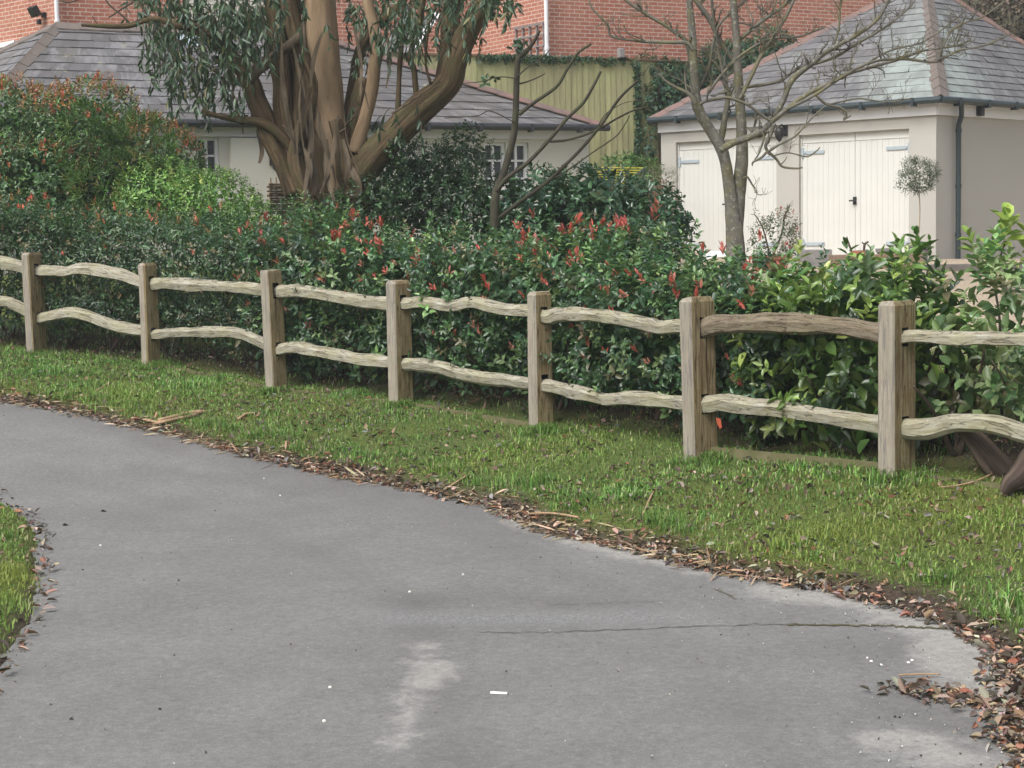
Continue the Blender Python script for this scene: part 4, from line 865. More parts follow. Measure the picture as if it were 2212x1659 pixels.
for k, (a, b, c, d) in enumerate(ops):
    door = empty('door', None, None); door.parent = gar
    ax = [tg, wn, [0, 0, 1.]]; mid = (a+b)/2
    for lo, hi in ((a+.02, mid-.004), (mid+.004, b-.02)):
        mb = MB(); x = lo+.0; nb_ = 10; bw_ = (hi-lo)/nb_
        for i in range(nb_): mb.box(ptg(lo+bw_*(i+.5), (c+d)/2-.07, .105), (bw_-.002, .03, d-c-.16), axes=ax)
        mb.box(ptg((lo+hi)/2, (c+d)/2, .122), (hi-lo, .012, d-c-.02), axes=ax)
        mb.box(ptg((lo+hi)/2, d-.075, .100), (hi-lo-.002, .03, .135), axes=ax)
        mb.box(ptg(lo+.045, (c+d)/2-.075, .098), (.09, .03, d-c-.155), axes=ax); mb.box(ptg(hi-.045, (c+d)/2-.075, .098), (.09, .03, d-c-.155), axes=ax)
        mb.build('door_leaf', DOORP, door, bevel=.0015)
    mb = MB(); mb.box(ptg(mid, d-.012, .09), (b-a, .05, .024), axes=ax); mb.box(ptg(a+.01, (c+d)/2-.012, .09), (.02, .05, d-c-.026), axes=ax); mb.box(ptg(b-.01, (c+d)/2-.012, .09), (.02, .05, d-c-.026), axes=ax); mb.build('frame', DOORP, door)
    hz = [z_at(1466, 350, W1, tg), z_at(1730, 330, W1, tg)][k]
    for lo, s_ in ((a+.02, 1), (b-.02, -1)):
        for z_ in (hz, c+.5):
            mb = MB(); mb.box(ptg(lo+s_*.22, z_, .075), (.44, .010, .055), axes=ax); mb.box(ptg(lo+s_*.01, z_, .07), (.05, .02, .17), axes=ax); mb.tube(np.array([ptg(lo+s_*.06, z_, .071), ptg(lo+s_*.06, z_, .055)]), .012, 8); mb.build('hinge', STEEL, door)
    hp = ptg(mid, z_at(1855, 433, W1, tg), .06); mb = MB(); mb.box(hp-wn*.012, (.06, .02, .13), axes=ax); mb.tube(np.array([hp, hp+wn*.05]), .012, 8); mb.tube(np.array([hp+wn*.05-tg*.07, hp+wn*.05+tg*.05]), .014, 8); mb.build('handle', BLACK, door)
mb = MB(); pd = plan_u(2060, W0, sd_); dp = W0*[1, 1, 0]+sd_*pd+so*.09; q = smooth_line([GC+so*.05+sd_*pd-[0, 0, .08], dp+so*.05+[0, 0, ze-.25], dp+[0, 0, ze-.4]], 8); mb.tube(np.vstack([q, dp+[0, 0, 1.15]]), .042, 12)
for z_ in (ze-.5, ze-1.4, ze-2.2): mb.tube(np.array([dp+[0, 0, z_-.03], dp+[0, 0, z_+.03]]), .052, 12)
mb.build('downpipe', GUT, gar, smooth=False)
mb = MB(); cp = W0*[1, 1, 0]+sd_*1.25+so*.1+[0, 0, ze-.16]; mb.box(cp, (.14, .10, .16), axes=[sd_, so, [0, 0, 1.]]); mb.build('alarm_box', BLACK, gar, bevel=.02)
wall_lamp('dark oval wall lamp between the two garage doors', on_plane(1697, 282, W1, wn), wn)
#@@PART3
# ---------------------------------------------------------------- trees
def limb(mb, pts, D, n=None, sides=10, jit=.10, rs=1.0, rdg=0):
    pts = np.array([list(p)+[0]*(4-len(p)) for p in pts], float); d = D+pts[:, 3]; P = U(pts[:, 0], pts[:, 1], d); r = pts[:, 2]/S(d)*rs
    n = n or max(8, len(pts)*6); Q_ = smooth_line(np.c_[P, r*0], n)[:, :3] if False else smooth_line(P, n)
    rr = np.interp(np.linspace(0, len(pts)-1, n), range(len(pts)), r); mb.tube(Q_, rr, sides, jit=jit, rdg=rdg); return Q_, rr
def twigs(mb, P, rr, lv, Lm, dens, upw=.5, gn=.35, mn=.0035, k=.5):
    """side shoots along a branch"""
    L = np.linalg.norm(P[-1]-P[0]); n = rng.poisson(dens*L); 
    for _ in range(n):
        f = rng.uniform(.15, 1.0); i = min(int(f*(len(P)-1)), len(P)-2); t = nrm(P[i+1]-P[i])
        d = nrm(t*.6+rand_dir(1)[0]*.9+np.array([0, 0, upw])); ln = Lm*rng.uniform(.35, 1.1)*(1.15-.5*f); m = 6; q = [P[i]]
        for _j in range(m): d = nrm(d+rng.normal(size=3)*gn+np.array([0, 0, upw*.18])); q.append(q[-1]+d*ln/m)
        q = np.array(q); r0_ = max(mn, min(rr[i]*k, .03)); rad = np.linspace(r0_, max(mn*.7, r0_*.35), len(q))
        mb.tube(q, rad, 5, jit=.1)
        if lv > 0: twigs(mb, q, rad, lv-1, Lm*.5, dens*1.3, upw, gn, mn, k)
# bare lichen tree
bt = empty('bare_tree', 'leafless lichen covered tree with forked trunk in front of the garage', 'tree')
D = 18.6; mb = MB()
pb = U(1590, 700, D); gb = gz(pb[0:1], pb[1:2])[0]
limb(mb, [(1592, 640, 24), (1591, 560, 21), (1586, 500, 19.5), (1581, 450, 15), (1575, 400, 13), (1567, 350, 12), (1556, 316, 13.5), (1538, 288, 12), (1515, 250, 12), (1505, 222, 12), (1501, 180, 10), (1498, 130, 9), (1495, 70, 8), (1490, 10, 7), (1486, -60, 6)], D, 70, 12, .12)
limb(mb, [(1592, 500, 14), (1595, 450, 14), (1598, 400, 13.5), (1603, 340, 12.5), (1602, 290, 11.5), (1599, 230, 11), (1596, 180, 10), (1593, 130, 9), (1590, 70, 8.5), (1584, 0, 8), (1580, -60, 7)], D+.05, 60, 12, .12)
mb.build('trunk', LICH, bt, smooth=True)
BR = [([(1556, 325, 10), (1585, 308, 10), (1620, 296, 9), (1645, 284, 9), (1666, 264, 8), (1700, 236, 8), (1740, 206, 7), (1790, 180, 6), (1830, 160, 6), (1870, 148, 5), (1946, 127, 4), (1996, 109, 3.5), (2064, 99, 3), (2098, 86, 2)], -.3),
      ([(1666, 264, 7), (1690, 222, 7.5), (1712, 172, 8.5), (1756, 136, 7.5), (1790, 109, 7), (1851, 75, 6.5), (1896, 41, 5), (1920, 0, 4), (1940, -30, 4)], -.2),
      ([(1700, 236, 5), (1760, 205, 5), (1820, 165, 5), (1880, 135, 4), (1946, 127, 4), (2016, 134, 3.5), (2037, 126, 3), (2073, 109, 3), (2130, 97, 2.4), (2185, 72, 2), (2193, 60, 1.6)], -.5),
      ([(2028, 132, 3.5), (2037, 102, 3), (2055, 68, 3), (2082, 50, 2.5), (2123, 36, 2.2), (2175, 0, 1.6)], -.5),
      ([(1502, 175, 8), (1483, 93, 7), (1460, 72, 6), (1435, 54, 5.5), (1390, 27, 4.5), (1351, 0, 4), (1320, -30, 3.5)], .1),
      ([(1499, 110, 6), (1483, 93, 6), (1450, 92, 5), (1412, 91, 4.5), (1376, 88, 4), (1322, 79, 3.5), (1313, 54, 3), (1283, 23, 2.5), (1272, 0, 2)], -.3),
      ([(1503, 225, 7), (1489, 204, 6), (1446, 181, 4), (1421, 159, 3)], -.2),
      ([(1512, 225, 5), (1526, 218, 5), (1566, 211, 4.5), (1590, 216, 4), (1616, 227, 4), (1640, 244, 3.8), (1664, 262, 3.5)], -.4),
      ([(1672, 268, 6), (1665, 290, 5.5), (1657, 305, 5), (1655, 322, 5), (1677, 344, 4), (1690, 360, 3.5), (1718, 364, 3), (1734, 362, 2)], -.6),
      ([(1659, 325, 3.5), (1645, 340, 3.5), (1627, 350, 3), (1625, 358, 2)], -.6), ([(1661, 327, 3.5), (1684, 312, 3), (1718, 294, 3), (1741, 269, 2.6), (1761, 248, 2.2), (1790, 222, 1.8)], -.7),
      ([(1718, 333, 2), (1745, 338, 2.2), (1765, 325, 2), (1771, 318, 1.5)], -.7), ([(1672, 336, 2), (1700, 330, 2), (1722, 334, 1.6)], -.65),
      ([(1762, 205, 4), (1785, 225, 4.5), (1815, 232, 3.5), (1829, 246, 3), (1822, 258, 3.5), (1838, 250, 2)], -.4), ([(1790, 226, 3), (1850, 213, 2.6), (1880, 216, 2.4), (1920, 220, 2.2), (1970, 212, 1.8)], -.4),
      ([(1556, 312, 8), (1562, 280, 9), (1568, 240, 7.5), (1572, 205, 7), (1560, 150, 5), (1548, 90, 5), (1540, 30, 4), (1536, -30, 4)], .2),
      ([(1598, 215, 7), (1625, 160, 5.5), (1650, 110, 5), (1690, 50, 4.5), (1720, -10, 4)], -.2), ([(1596, 150, 6), (1560, 95, 7), (1535, 45, 8), (1510, 10, 7), (1490, -20, 6)], .3),
      ([(1600, 190, 5), (1680, 176, 5), (1722, 150, 4.5), (1800, 125, 4), (1850, 95, 4), (1910, 60, 3), (1960, 20, 2.6), (1990, -20, 2)], -.1), ([(1593, 90, 6), (1640, 50, 6), (1690, 15, 5), (1740, -20, 4)], .1),
      ([(1530, 200, 5), (1560, 160, 4.5), (1600, 120, 4), (1660, 85, 3.6), (1720, 80, 3), (1780, 60, 2.4)], -.2), ([(1504, 200, 5), (1530, 150, 4.5), (1550, 60, 4), (1600, 10, 3.6), (1640, -30, 3)], .2),
      ([(1640, 283, 3), (1650, 295, 3), (1640, 330, 2.2), (1630, 345, 1.8)], -.5), ([(1605, 385, 3.5), (1615, 383, 3), (1627, 402, 2.4), (1632, 406, 2)], -.1),
      ([(1860, 145, 3.4), (1920, 110, 3), (1990, 92, 2.4), (2040, 60, 2), (2090, 20, 1.6)], -.2), ([(1800, 105, 3), (1812, 60, 3), (1815, 20, 3), (1822, -20, 3)], 0.1)]
for i, (pts, dz) in enumerate(BR):
    mb = MB(); q, r = limb(mb, pts, D+dz, None, 7, .18, .78); twigs(mb, q, r, 2 if i in (0, 1, 2, 4, 5, 16, 17, 19, 21, 22) else 1, (.40), 10.5 if i not in (8, 9, 10, 11) else 4, .45, .3, .0026); mb.build('branch', TWIGL if i > 1 else LICH, bt, smooth=True)

# pruned sapling
sp_ = empty('pruned_sapling', 'dark sapling with cut back curving branches growing behind the hedge', 'tree')
D = 17.6; mb = MB(); limb(mb, [(1064, 620, 11), (1066, 520, 10.5), (1069, 440, 10), (1075, 405, 9), (1090, 368, 8), (1108, 300, 8), (1113, 260, 7.5), (1115, 215, 7), (1117, 157, 6.5), (1121, 125, 6.5), (1132, 116, 5), (1150, 95, 4), (1166, 66, 3.4)], D, 60, 10, .08); mb.build('trunk', SAPL, sp_, smooth=True)
SB = [[(1121, 248, 5), (1150, 224, 4.5), (1202, 187, 4.3), (1225, 150, 4), (1248, 115, 3.6), (1277, 95, 3.2)], [(1072, 415, 6), (1095, 385, 6), (1139, 352, 5.5), (1188, 300, 5), (1225, 256, 4.5), (1260, 222, 4.2), (1282, 185, 3.8), (1298, 154, 3.4)],
      [(1080, 470, 5.5), (1115, 442, 5.5), (1177, 397, 5), (1215, 362, 4.6), (1254, 323, 4.4), (1297, 272, 4), (1337, 214, 3.6), (1378, 174, 3)], [(1188, 306, 3.6), (1220, 303, 3.4), (1259, 293, 3.2), (1300, 275, 3), (1331, 257, 2.6), (1365, 240, 2.4), (1400, 230, 2)],
      [(1200, 385, 2.4), (1240, 358, 2.2), (1282, 328, 2), (1331, 294, 1.8), (1352, 265, 1.6), (1360, 250, 1.4)], [(1118, 165, 2), (1140, 145, 1.8), (1170, 125, 1.5), (1188, 108, 1.2)], [(1119, 182, 2.2), (1140, 176, 2), (1160, 168, 1.6), (1177, 159, 1.4)],
      [(1113, 265, 1.6), (1060, 240, 1.4), (1030, 250, 1.2), (960, 255, 1.0)], [(1116, 170, 1.6), (1080, 166, 1.4), (1040, 176, 1.2), (1000, 180, 1)], [(1290, 275, 1.4), (1310, 245, 1.2), (1350, 222, 1.0), (1390, 216, .8)]]
for k, pts in enumerate(SB):
    mb = MB(); q, r = limb(mb, pts, D+rng.uniform(-.25, .1), None, 8, .08, .82); mb.build('branch', SAPL, sp_, smooth=True)
P = np.array([U(1110, 108, D), U(1142, 128, D), U(1120, 100, D), U(1055, 172, D), U(1068, 165, D), U(1048, 182, D), U(1128, 96, D)])
V, Qd, Cc = cat_(shoots(P, np.array([0, -.3, .1])+rng.normal(size=P.shape)*.5, 5, .10, .055, [(.025, .06, .03), (.045, .085, .05)], None, .01, (50, 90), wp=(.42, .5))); fastmesh('foliage', V, Qd, Cc, LEAFM, sp_)

# eucalyptus
eu = empty('eucalyptus_tree', 'big many stemmed eucalyptus with peeling bark and drooping leaves', 'tree')
D = 20.3; mb = MB()
limb(mb, [(720, 640, 100), (712, 540, 86), (708, 470, 74), (704, 420, 66), (700, 370, 62), (690, 320, 62), (680, 270, 56), (672, 220, 46), (660, 150, 34), (648, 80, 28), (640, 0, 26), (635, -90, 22)], D, 70, 44, .22, 1, .13)
limb(mb, [(690, 480, 40), (668, 400, 36), (646, 340, 30), (628, 290, 26), (617, 230, 24), (612, 170, 22), (605, 100, 20), (597, 30, 20), (590, -80, 18)], D-.1, 60, 32, .22, 1, .14)
limb(mb, [(745, 470, 46), (752, 400, 40), (760, 340, 32), (764, 300, 24), (772, 240, 18), (785, 170, 14)], D-.05, 50, 30, .2, 1, .14)
limb(mb, [(700, 480, 30), (672, 420, 22), (650, 380, 20), (640, 330, 18), (660, 260, 16), (676, 190, 18), (650, 110, 16), (632, 50, 16), (610, -60, 14)], D-.35, 60, 28, .24, 1, .16)
limb(mb, [(760, 480, 30), (770, 430, 24), (745, 360, 20), (735, 310, 18), (720, 260, 16)], D-.35, 50, 26, .24, 1, .16)
mb.build('trunk', EUC, eu, smooth=True)
LIM = [([(730, 420, 34), (724, 350, 36), (712, 280, 36), (704, 200, 36), (698, 130, 35), (694, 60, 34), (690, 0, 32), (686, -100, 28)], -.22, EUCP), ([(640, 420, 24), (612, 350, 24), (590, 305, 24), (570, 255, 23), (553, 215, 22), (538, 172, 21), (515, 140, 18), (480, 105, 15), (445, 76, 12), (410, 60, 10), (370, 50, 8)], -.15, EUC),
       ([(760, 400, 34), (792, 352, 31), (828, 312, 30), (860, 280, 31), (890, 250, 32), (920, 222, 31), (950, 198, 28), (972, 172, 26), (980, 140, 25), (995, 100, 24), (1015, 60, 22), (1040, 15, 20), (1075, -50, 16)], -.3, EUC), ([(952, 200, 20), (960, 160, 20), (968, 110, 20), (972, 60, 20), (978, -10, 19), (985, -80, 16)], 0, EUC),
       ([(765, 330, 15), (780, 285, 15), (790, 250, 14), (802, 200, 14), (808, 150, 13.5), (814, 100, 13), (808, 60, 12), (795, 10, 12), (785, -60, 10)], -.35, EUCP), ([(735, 330, 14), (750, 250, 13), (762, 190, 13), (775, 120, 12), (800, 70, 14), (830, 40, 13), (870, 10, 12)], .25, EUC),
       ([(640, 330, 10), (605, 290, 11), (575, 270, 12), (545, 262, 10), (500, 256, 8), (470, 250, 6), (450, 245, 6), (438, 238, 5)], -.3, EUC), ([(480, 100, 8), (440, 62, 8), (385, 56, 8), (350, 44, 7), (317, 43, 7), (285, 54, 6.5), (256, 57, 6), (215, 56, 5), (176, 54, 3.5)], -.4, EUC),
       ([(858, 275, 6), (860, 220, 6), (862, 170, 5), (865, 120, 6), (870, 60, 5), (872, 0, 5)], -.3, EUC), ([(905, 240, 7), (898, 190, 6.5), (894, 150, 6), (886, 128, 7), (892, 95, 6), (905, 50, 7), (915, -10, 7)], -.3, EUC), ([(930, 180, 3.5), (920, 140, 3), (922, 90, 3), (930, 30, 3)], -.4, EUC),
       ([(317, 43, 3), (312, 25, 2.4), (300, 5, 2), (295, -10, 2)], -.4, TWIG), ([(285, 54, 2), (262, 32, 2), (240, 14, 2), (228, 0, 1.6)], -.4, TWIG), ([(235, 38, 1.5), (262, 20, 2), (290, 3, 2)], -.5, TWIG), ([(213, 57, 1.4), (205, 44, 1.2), (200, 35, 1)], -.4, TWIG), ([(130, 2, 1.6), (150, 5, 1.6), (172, -2, 1.4)], -.4, TWIG)]
for pts, dz, m_ in LIM:
    mb = MB(); limb(mb, pts, D+dz, None, 26 if pts[0][2] > 12 else 7, .13, 1, (.07 if m_ is EUC else .025) if pts[0][2] > 12 else 0); mb.build('branch', m_, eu, smooth=True)
BST = M_simple('peeled_bark', (.155, .12, .08), .85, .45, 14, .3, .2, (.035, .028, .02), (1, 1, .15))
def strip(px, py, ln, w, dz=-.55, lean=0, col=None):
    p = U(px, py, D+dz); n = 14; f = np.linspace(0, 1, n); q = p+np.c_[f*lean+.03*np.sin(f*5+rng.uniform(0, 6)), .04*np.sin(f*4+rng.uniform(0, 6)), -f*ln]
    a = rng.uniform(0, 6)+f*rng.uniform(-2, 2); wv = np.c_[np.cos(a), np.sin(a)*.5, 0*a]*(w*(.5+.6*np.sin(f*3))[:, None]); th = np.array([0, .004, 0])
    V = np.vstack([q+wv, q-wv, q+wv+th, q-wv+th]); fs = [(i, i+1, n+i+1, n+i) for i in range(n-1)]+[(2*n+i, 3*n+i, 3*n+i+1, 2*n+i+1) for i in range(n-1)]
    mb = MB(); mb.add(V, fs); mb.build('bark_strip', BST, eu, smooth=True)
for x, y, l, w, le in [(660, 230, 1.0, .035, .1), (672, 190, 1.3, .03, -.1), (690, 240, .9, .04, .15), (720, 260, 1.0, .03, .1), (650, 150, 1.2, .03, 0), (640, 260, .9, .03, .05), (700, 300, .8, .04, .1), (735, 250, .9, .025, -.25), (742, 240, .8, .02, .15), (745, 300, .6, .03, 0), (765, 20, 1.0, .02, .05), (845, 20, .9, .016, -.1), (770, 30, 1.1, .02, .1), (560, 270, .45, .03, -.02), (605, 70, 1.4, .03, .1), (630, 40, 1.2, .04, .1), (655, 30, 1.0, .04, -.05), (618, 210, .8, .03, .1), (680, 330, .5, .05, -.05), (755, 340, .5, .04, .1), (700, 70, .9, .03, -.3), (660, 320, .5, .03, .05), (480, 130, .7, .01, 0), (505, 160, .7, .015, .05)]: strip(x, y, l, w, -.62 if x > 560 else -.3, le)
for a, b, w in [((535, 170), (650, 75), .09), ((848, 245), (950, 175), .016), ((735, 290), (775, 235), .03), ((650, 330), (612, 268), .05)]:
    p, q = U(*a, D-.5), U(*b, D-.5); mb = MB(); mb.tube(np.linspace(p, q, 10)+rng.normal(size=(10, 3))*.008, np.linspace(w, w*.6, 10), 6, flat=.4, jit=.15); mb.build('bark_strip', BST, eu, smooth=True)
# drooping leaves
regs = [(330, 0, 60, 40, 9), (360, 60, 55, 60, 12), (410, 20, 70, 50, 12), (400, 110, 50, 60, 11), (450, 80, 60, 60, 13), (500, 20, 70, 50, 16), (520, 80, 60, 50, 14), (470, 150, 55, 50, 10), (560, 30, 60, 50, 12), (610, 60, 50, 50, 7), (370, 150, 40, 30, 5), (430, 190, 50, 40, 6), (395, 205, 40, 30, 6), (500, 190, 40, 50, 5), (350, 95, 40, 30, 5), (480, 240, 40, 12, 4), (520, 120, 50, 50, 6),
        (640, 10, 50, 40, 4), (760, 20, 40, 40, 4), (790, 60, 30, 40, 4), (840, 20, 60, 40, 11), (870, 70, 50, 30, 6), (930, 30, 60, 40, 12), (1000, 10, 60, 35, 12), (1060, -5, 50, 30, 12), (985, 60, 40, 40, 6), (1010, 95, 30, 30, 2), (915, 90, 35, 30, 4), (690, 75, 15, 15, 1), (830, 90, 40, 25, 5), (560, 90, 40, 40, 6), (1085, 10, 30, 25, 4), (770, 150, 20, 20, 1), (850, 340, 30, 40, 3), (880, 270, 50, 50, 3), (800, 260, 30, 30, 1)]
LV = []; tw = MB()
for cx_, cy_, rx_, ry_, n in regs:
    for _ in range(int(n*2.0)):
        p = U(cx_+rng.uniform(-1, 1)*rx_, cy_-15+rng.uniform(-1, 1)*ry_-20, D+rng.uniform(-1.1, .5)); ln = rng.uniform(.18, .42); m = 7
        d = np.array([rng.normal()*.6, rng.normal()*.6, -.3]); q = [p]
        for _j in range(m): d = nrm(d+[0, 0, -.35]+rng.normal(size=3)*.12); q.append(q[-1]+d*ln/m)
        q = np.array(q); tw.tube(q, np.linspace(.005, .002, len(q)), 4)
        k_ = rng.integers(7, 12); i = rng.integers(1, m+1, k_); Pn = q[i]; A = np.array([0, 0, -1.])+rng.normal(size=(k_, 3))*.42; N = rand_dir(k_)*[1, 1, .3]
        LV.append(leaves(Pn, A, N, rng.uniform(.10, .165, k_), rng.uniform(.026, .042, k_), palette(k_, [(.030, .062, .036), (.050, .092, .048), (.09, .14, .075), (.036, .058, .026), (.18, .17, .07)], [4, 4, 2, 3, .4]), .12, .12, (.5, .34)))
tw.build('twig_sprays', TWIG, eu)
V, Qd, Cc = cat_(LV); fastmesh('foliage', V, Qd, Cc, M_leaf('eucalyptus_leaf', .42, .12, .45), eu)
iv2 = shrub('ivy_clump', 'dark ivy clump round the foot of the eucalyptus trunk')
blobs(iv2, [(700, 470, 19.9, 100, 48, .5), (800, 450, 19.9, 80, 60, .5), (850, 330, 20.0, 30, 34, .2)], .05, .036, [(.018, .045, .022), (.03, .07, .028), (.05, .10, .035)], None, 110, 5, lump=.12)
bush_stems(iv2, 760, 560, 19.9, 3, .6)
# wattle hurdle
wh = empty('wattle_hurdle', 'woven brown wattle hurdle standing against the cottage left of the tree', 'fence panel')
p0 = U(585, 395, 22.4); p1 = U(660, 392, 22.9); tz = p0[2]; zz = tz-.9; t_ = nrm((p1-p0)*[1, 1, 0]); n_ = np.array([t_[1], -t_[0], 0]); Lw = np.linalg.norm((p1-p0)[:2])
mb = MB()
for k in range(30):
    x = np.linspace(-.05, Lw+.05, 26); q = p0*[1, 1, 0]+t_*x[:, None]+n_*(np.sin(x/.1*PI+(k % 2)*PI)*.022)[:, None]+np.c_[0*x, 0*x, zz+.03*k+.01+rng.normal()*.004+0*x]; mb.tube(q, .017*rng.uniform(.7, 1.2), 6)
mb.build('weave', WATT, wh, smooth=True); mb = MB()
for x in np.arange(0, Lw+.01, .1): mb.tube(np.array([p0*[1, 1, 0]+t_*x+[0, 0, zz-.3], p0*[1, 1, 0]+t_*x+[0, 0, tz+.05+rng.uniform(0, .04)]]), .011, 6)
mb.build('stakes', WATT, wh, smooth=True)
# yellow airer
ai = empty('clothes_airer', 'yellow lined clothes airer standing before the green panel fence', 'clothes airer')
q = [U(1296, 362, 25.0), U(1392, 363, 25.0), U(1352, 396, 23.2), U(1262, 392, 23.2)]
mb = MB()
for f in np.linspace(0, 1, 7): mb.tube(np.array([q[0]+(q[3]-q[0])*f, q[1]+(q[2]-q[1])*f]), .0055, 5)
mb.build('line', YEL, ai); mb = MB()
for a, b in ((q[0], q[3]), (q[1], q[2])): mb.tube(np.array([a, b]), .012, 6)
for a in q:
    g_ = gz(a[0:1], a[1:2])[0]; mb.tube(np.array([a, [(q[0]+q[2])[0]/2+(a[0]-(q[0]+q[2])[0]/2)*.6, a[1], g_]]), .012, 6)
mb.build('frame', GUT, ai)
# olive standard in a pot
ol = empty('olive_standard', 'small grey green ball headed olive tree on a thin stem by the garage corner', 'tree')
blobs(ol, [(1984, 380, 25.9, 24, 24, .2), (1963, 392, 25.9, 17, 15, .14), (2003, 373, 25.9, 15, 14, .12), (1968, 362, 25.9, 13, 11, .1), (1990, 402, 25.9, 12, 10, .1)], .046, .013, [(.035, .055, .030), (.055, .08, .045), (.09, .115, .07)], None, 820, 6, lump=.42, inner=1.6, spread=(25, 55))
p = U(1985, 405, 25.9); gzz = gz(p[0:1], p[1:2])[0]; mb = MB(); mb.tube(smooth_line([[p[0]+.0, p[1], p[2]], [p[0]+.015, p[1], p[2]-.4], [p[0]-.01, p[1], gzz+.25]], 14), max(.009, .009), 7, jit=.2); mb.build('trunk', M_simple('pale_olive_stem', (.34, .28, .20), .8), ol, smooth=True)
def pot(name, label, px, py, d, r, h, m, soil=True, sq=False, ground=True):
    e = empty(name, label, 'plant pot'); p = U(px, py, d); g_ = gz(p[0:1], p[1:2])[0]; 
    z0 = g_ if ground else p[2]
    z = z0+np.array([0, h*.78, h*.80, h, h, h*.86]); rr = r*np.array([.72, .95, 1.06, 1.1, .98, .92])
    mb = MB(); mb.tube(np.c_[0*z+p[0], 0*z+p[1], z], rr, 20, ref=(0, 1, 0), cap=False); mb.build('pot', m, e, smooth=False)
    mb = MB(); mb.tube(np.array([[p[0], p[1], z0+h*.6], [p[0], p[1], z0+h*.88]]), r*.93, 16, ref=(0, 1, 0)); mb.build('soil', CRK, e); return e, np.array([p[0], p[1], z0+h])
pot('olive_pot', 'grey pot holding the ball headed olive tree', 1985, 560, 25.9, .17, .3, STONE)
e, tp = pot('terracotta_pot', 'chipped terracotta pot with two bare sticks in front of the right garage door', 1860, 556, 24.0, .13, .24, TERRA)
zt_ = U(1860, 548, 24.0)[2]
def lift_to(e, py, px, d):
    for c in e.children: pass
e2, tp2 = pot('planter', 'wide brown planter with grey rim by the garage door', 1917, 552, 24.4, .16, .26, STONE)
st = empty('bare_plant', 'pair of bare dark prunings standing in the chipped terracotta pot', 'plant')
for pts in ([(1842, 560, 2.6), (1840, 545, 2.4), (1834, 528, 2), (1829, 511, 1.6)], [(1862, 560, 2.8), (1866, 545, 2.6), (1868, 528, 2.6), (1876, 522, 2)], [(1868, 529, 2), (1862, 523, 1.6)]):
    mb = MB(); limb(mb, pts, 24.0, 12, 6, .15); mb.build('stem', TWIG, st, smooth=True)
# trough, saucer, white sheet
def gbox(name, label, cat, px0, px1, y0, y1, d, dep, m):
    a, b = U(px0, y0, d), U(px1, y0, d); zb_ = U(px0, y1, d)[2]; t_ = nrm((b-a)*[1, 1, 0]); mb = MB(); c_ = (a+b)/2; H_ = a[2]-zb_; L_2 = np.linalg.norm(b-a)
    n_ = np.array([t_[1], -t_[0], 0]); w_ = .035
    for s_ in (-1, 1):
        mb.box(c_*[1, 1, 0]+n_*s_*(dep/2-w_/2)+[0, 0, zb_+H_/2], (L_2, w_, H_), axes=[t_, n_, [0, 0, 1.]]); mb.box(c_*[1, 1, 0]+t_*s_*(L_2/2-w_/2)+[0, 0, zb_+H_/2+.002], (w_, dep-2*w_, H_), axes=[t_, n_, [0, 0, 1.]])
    mb.box(c_*[1, 1, 0]+[0, 0, zb_+H_*.4], (L_2-2*w_, dep-2*w_, H_*.7), axes=[t_, n_, [0, 0, 1.]])
    return tag(mb.build(name, m, bevel=.008), label, cat)
gbox('stone_trough', 'low grey stone trough by the pier between the garage doors', 'trough', 1728, 1792, 540, 580, 24.6, .4, STONE)
gbox('timber_edging', 'low weathered timber bed edging in front of the right garage door', 'edging', 1795, 1990, 551, 585, 23.2, .35, M_simple('old_timber', (.24, .17, .12), .9))
gbox('grey_sleeper', 'dark timber sleeper edging at the foot of the garage side wall', 'edging', 2000, 2290, 572, 620, 22.6, .3, M_simple('sleeper', (.16, .145, .13), .9, .4, 6, .4))
mb = MB(); a = U(1552, 556, 22.0); n = 16; xs = np.linspace(-.30, .30, n); X2, Y2 = np.meshgrid(xs, xs*.8); Z2 = .10+.05*noise(np.stack([X2, Y2, 0*X2], -1), 7)-(X2**2+Y2**2)*1.2
mb.add(np.stack([X2+a[0], Y2+a[1], Z2+a[2]], -1).reshape(-1, 3), [(i*n+j, i*n+j+1, (i+1)*n+j+1, (i+1)*n+j) for i in range(n-1) for j in range(n-1)]); o = mb.build('white_sheet', WHITE, smooth=True); s_ = o.modifiers.new('s', 'SOLIDIFY'); s_.thickness = .006; tag(o, 'crumpled white plastic sheet beside the bare tree trunk', 'plastic sheet')
e, tp = pot('low_terracotta_bowl', 'shallow terracotta bowl holding the red flecked shrub', 1665, 575, 21.6, .26, .22, TERRA)
s8 = shrub('potted_photinia', 'small potted shrub with red leaves between bare tree and garage pier')
blobs(s8, [(1672, 520, 21.6, 48, 34, .3), (1690, 490, 21.6, 26, 26, .2)], .05, .018, [(.05, .09, .04), (.08, .12, .06), (.12, .15, .08), (.11, .09, .05)], None, 270, 6, redp=.06, redcols=[(.5, .05, .04), (.55, .2, .16)], redtop=-1, lump=.25, inner=.35)
mb = MB()
for pts in ([(1668, 560, 2), (1690, 500, 2), (1694, 470, 1.8), (1706, 445, 1.4)], [(1665, 560, 2), (1650, 500, 1.6), (1640, 478, 1.2), (1629, 462, 1)]): limb(mb, pts, 21.6, 14, 6)
mb.build('stem', TWIG, s8)
P = np.array([U(x, y, 21.6) for x, y in [(1706, 446), (1700, 455), (1694, 470), (1692, 482), (1629, 464), (1638, 476), (1646, 492)]]); 
for Pq in (P[:4], P[4:]):
    V, Qd, Cc = cat_(shoots(Pq, np.array([0, 0, 1.])+rng.normal(size=Pq.shape)*.3, 7, .075, .02, [(.10, .15, .06), (.16, .2, .09)], None, .012, (40, 80))); fastmesh('tall_shoot', V, Qd, Cc, LEAFM, s8)
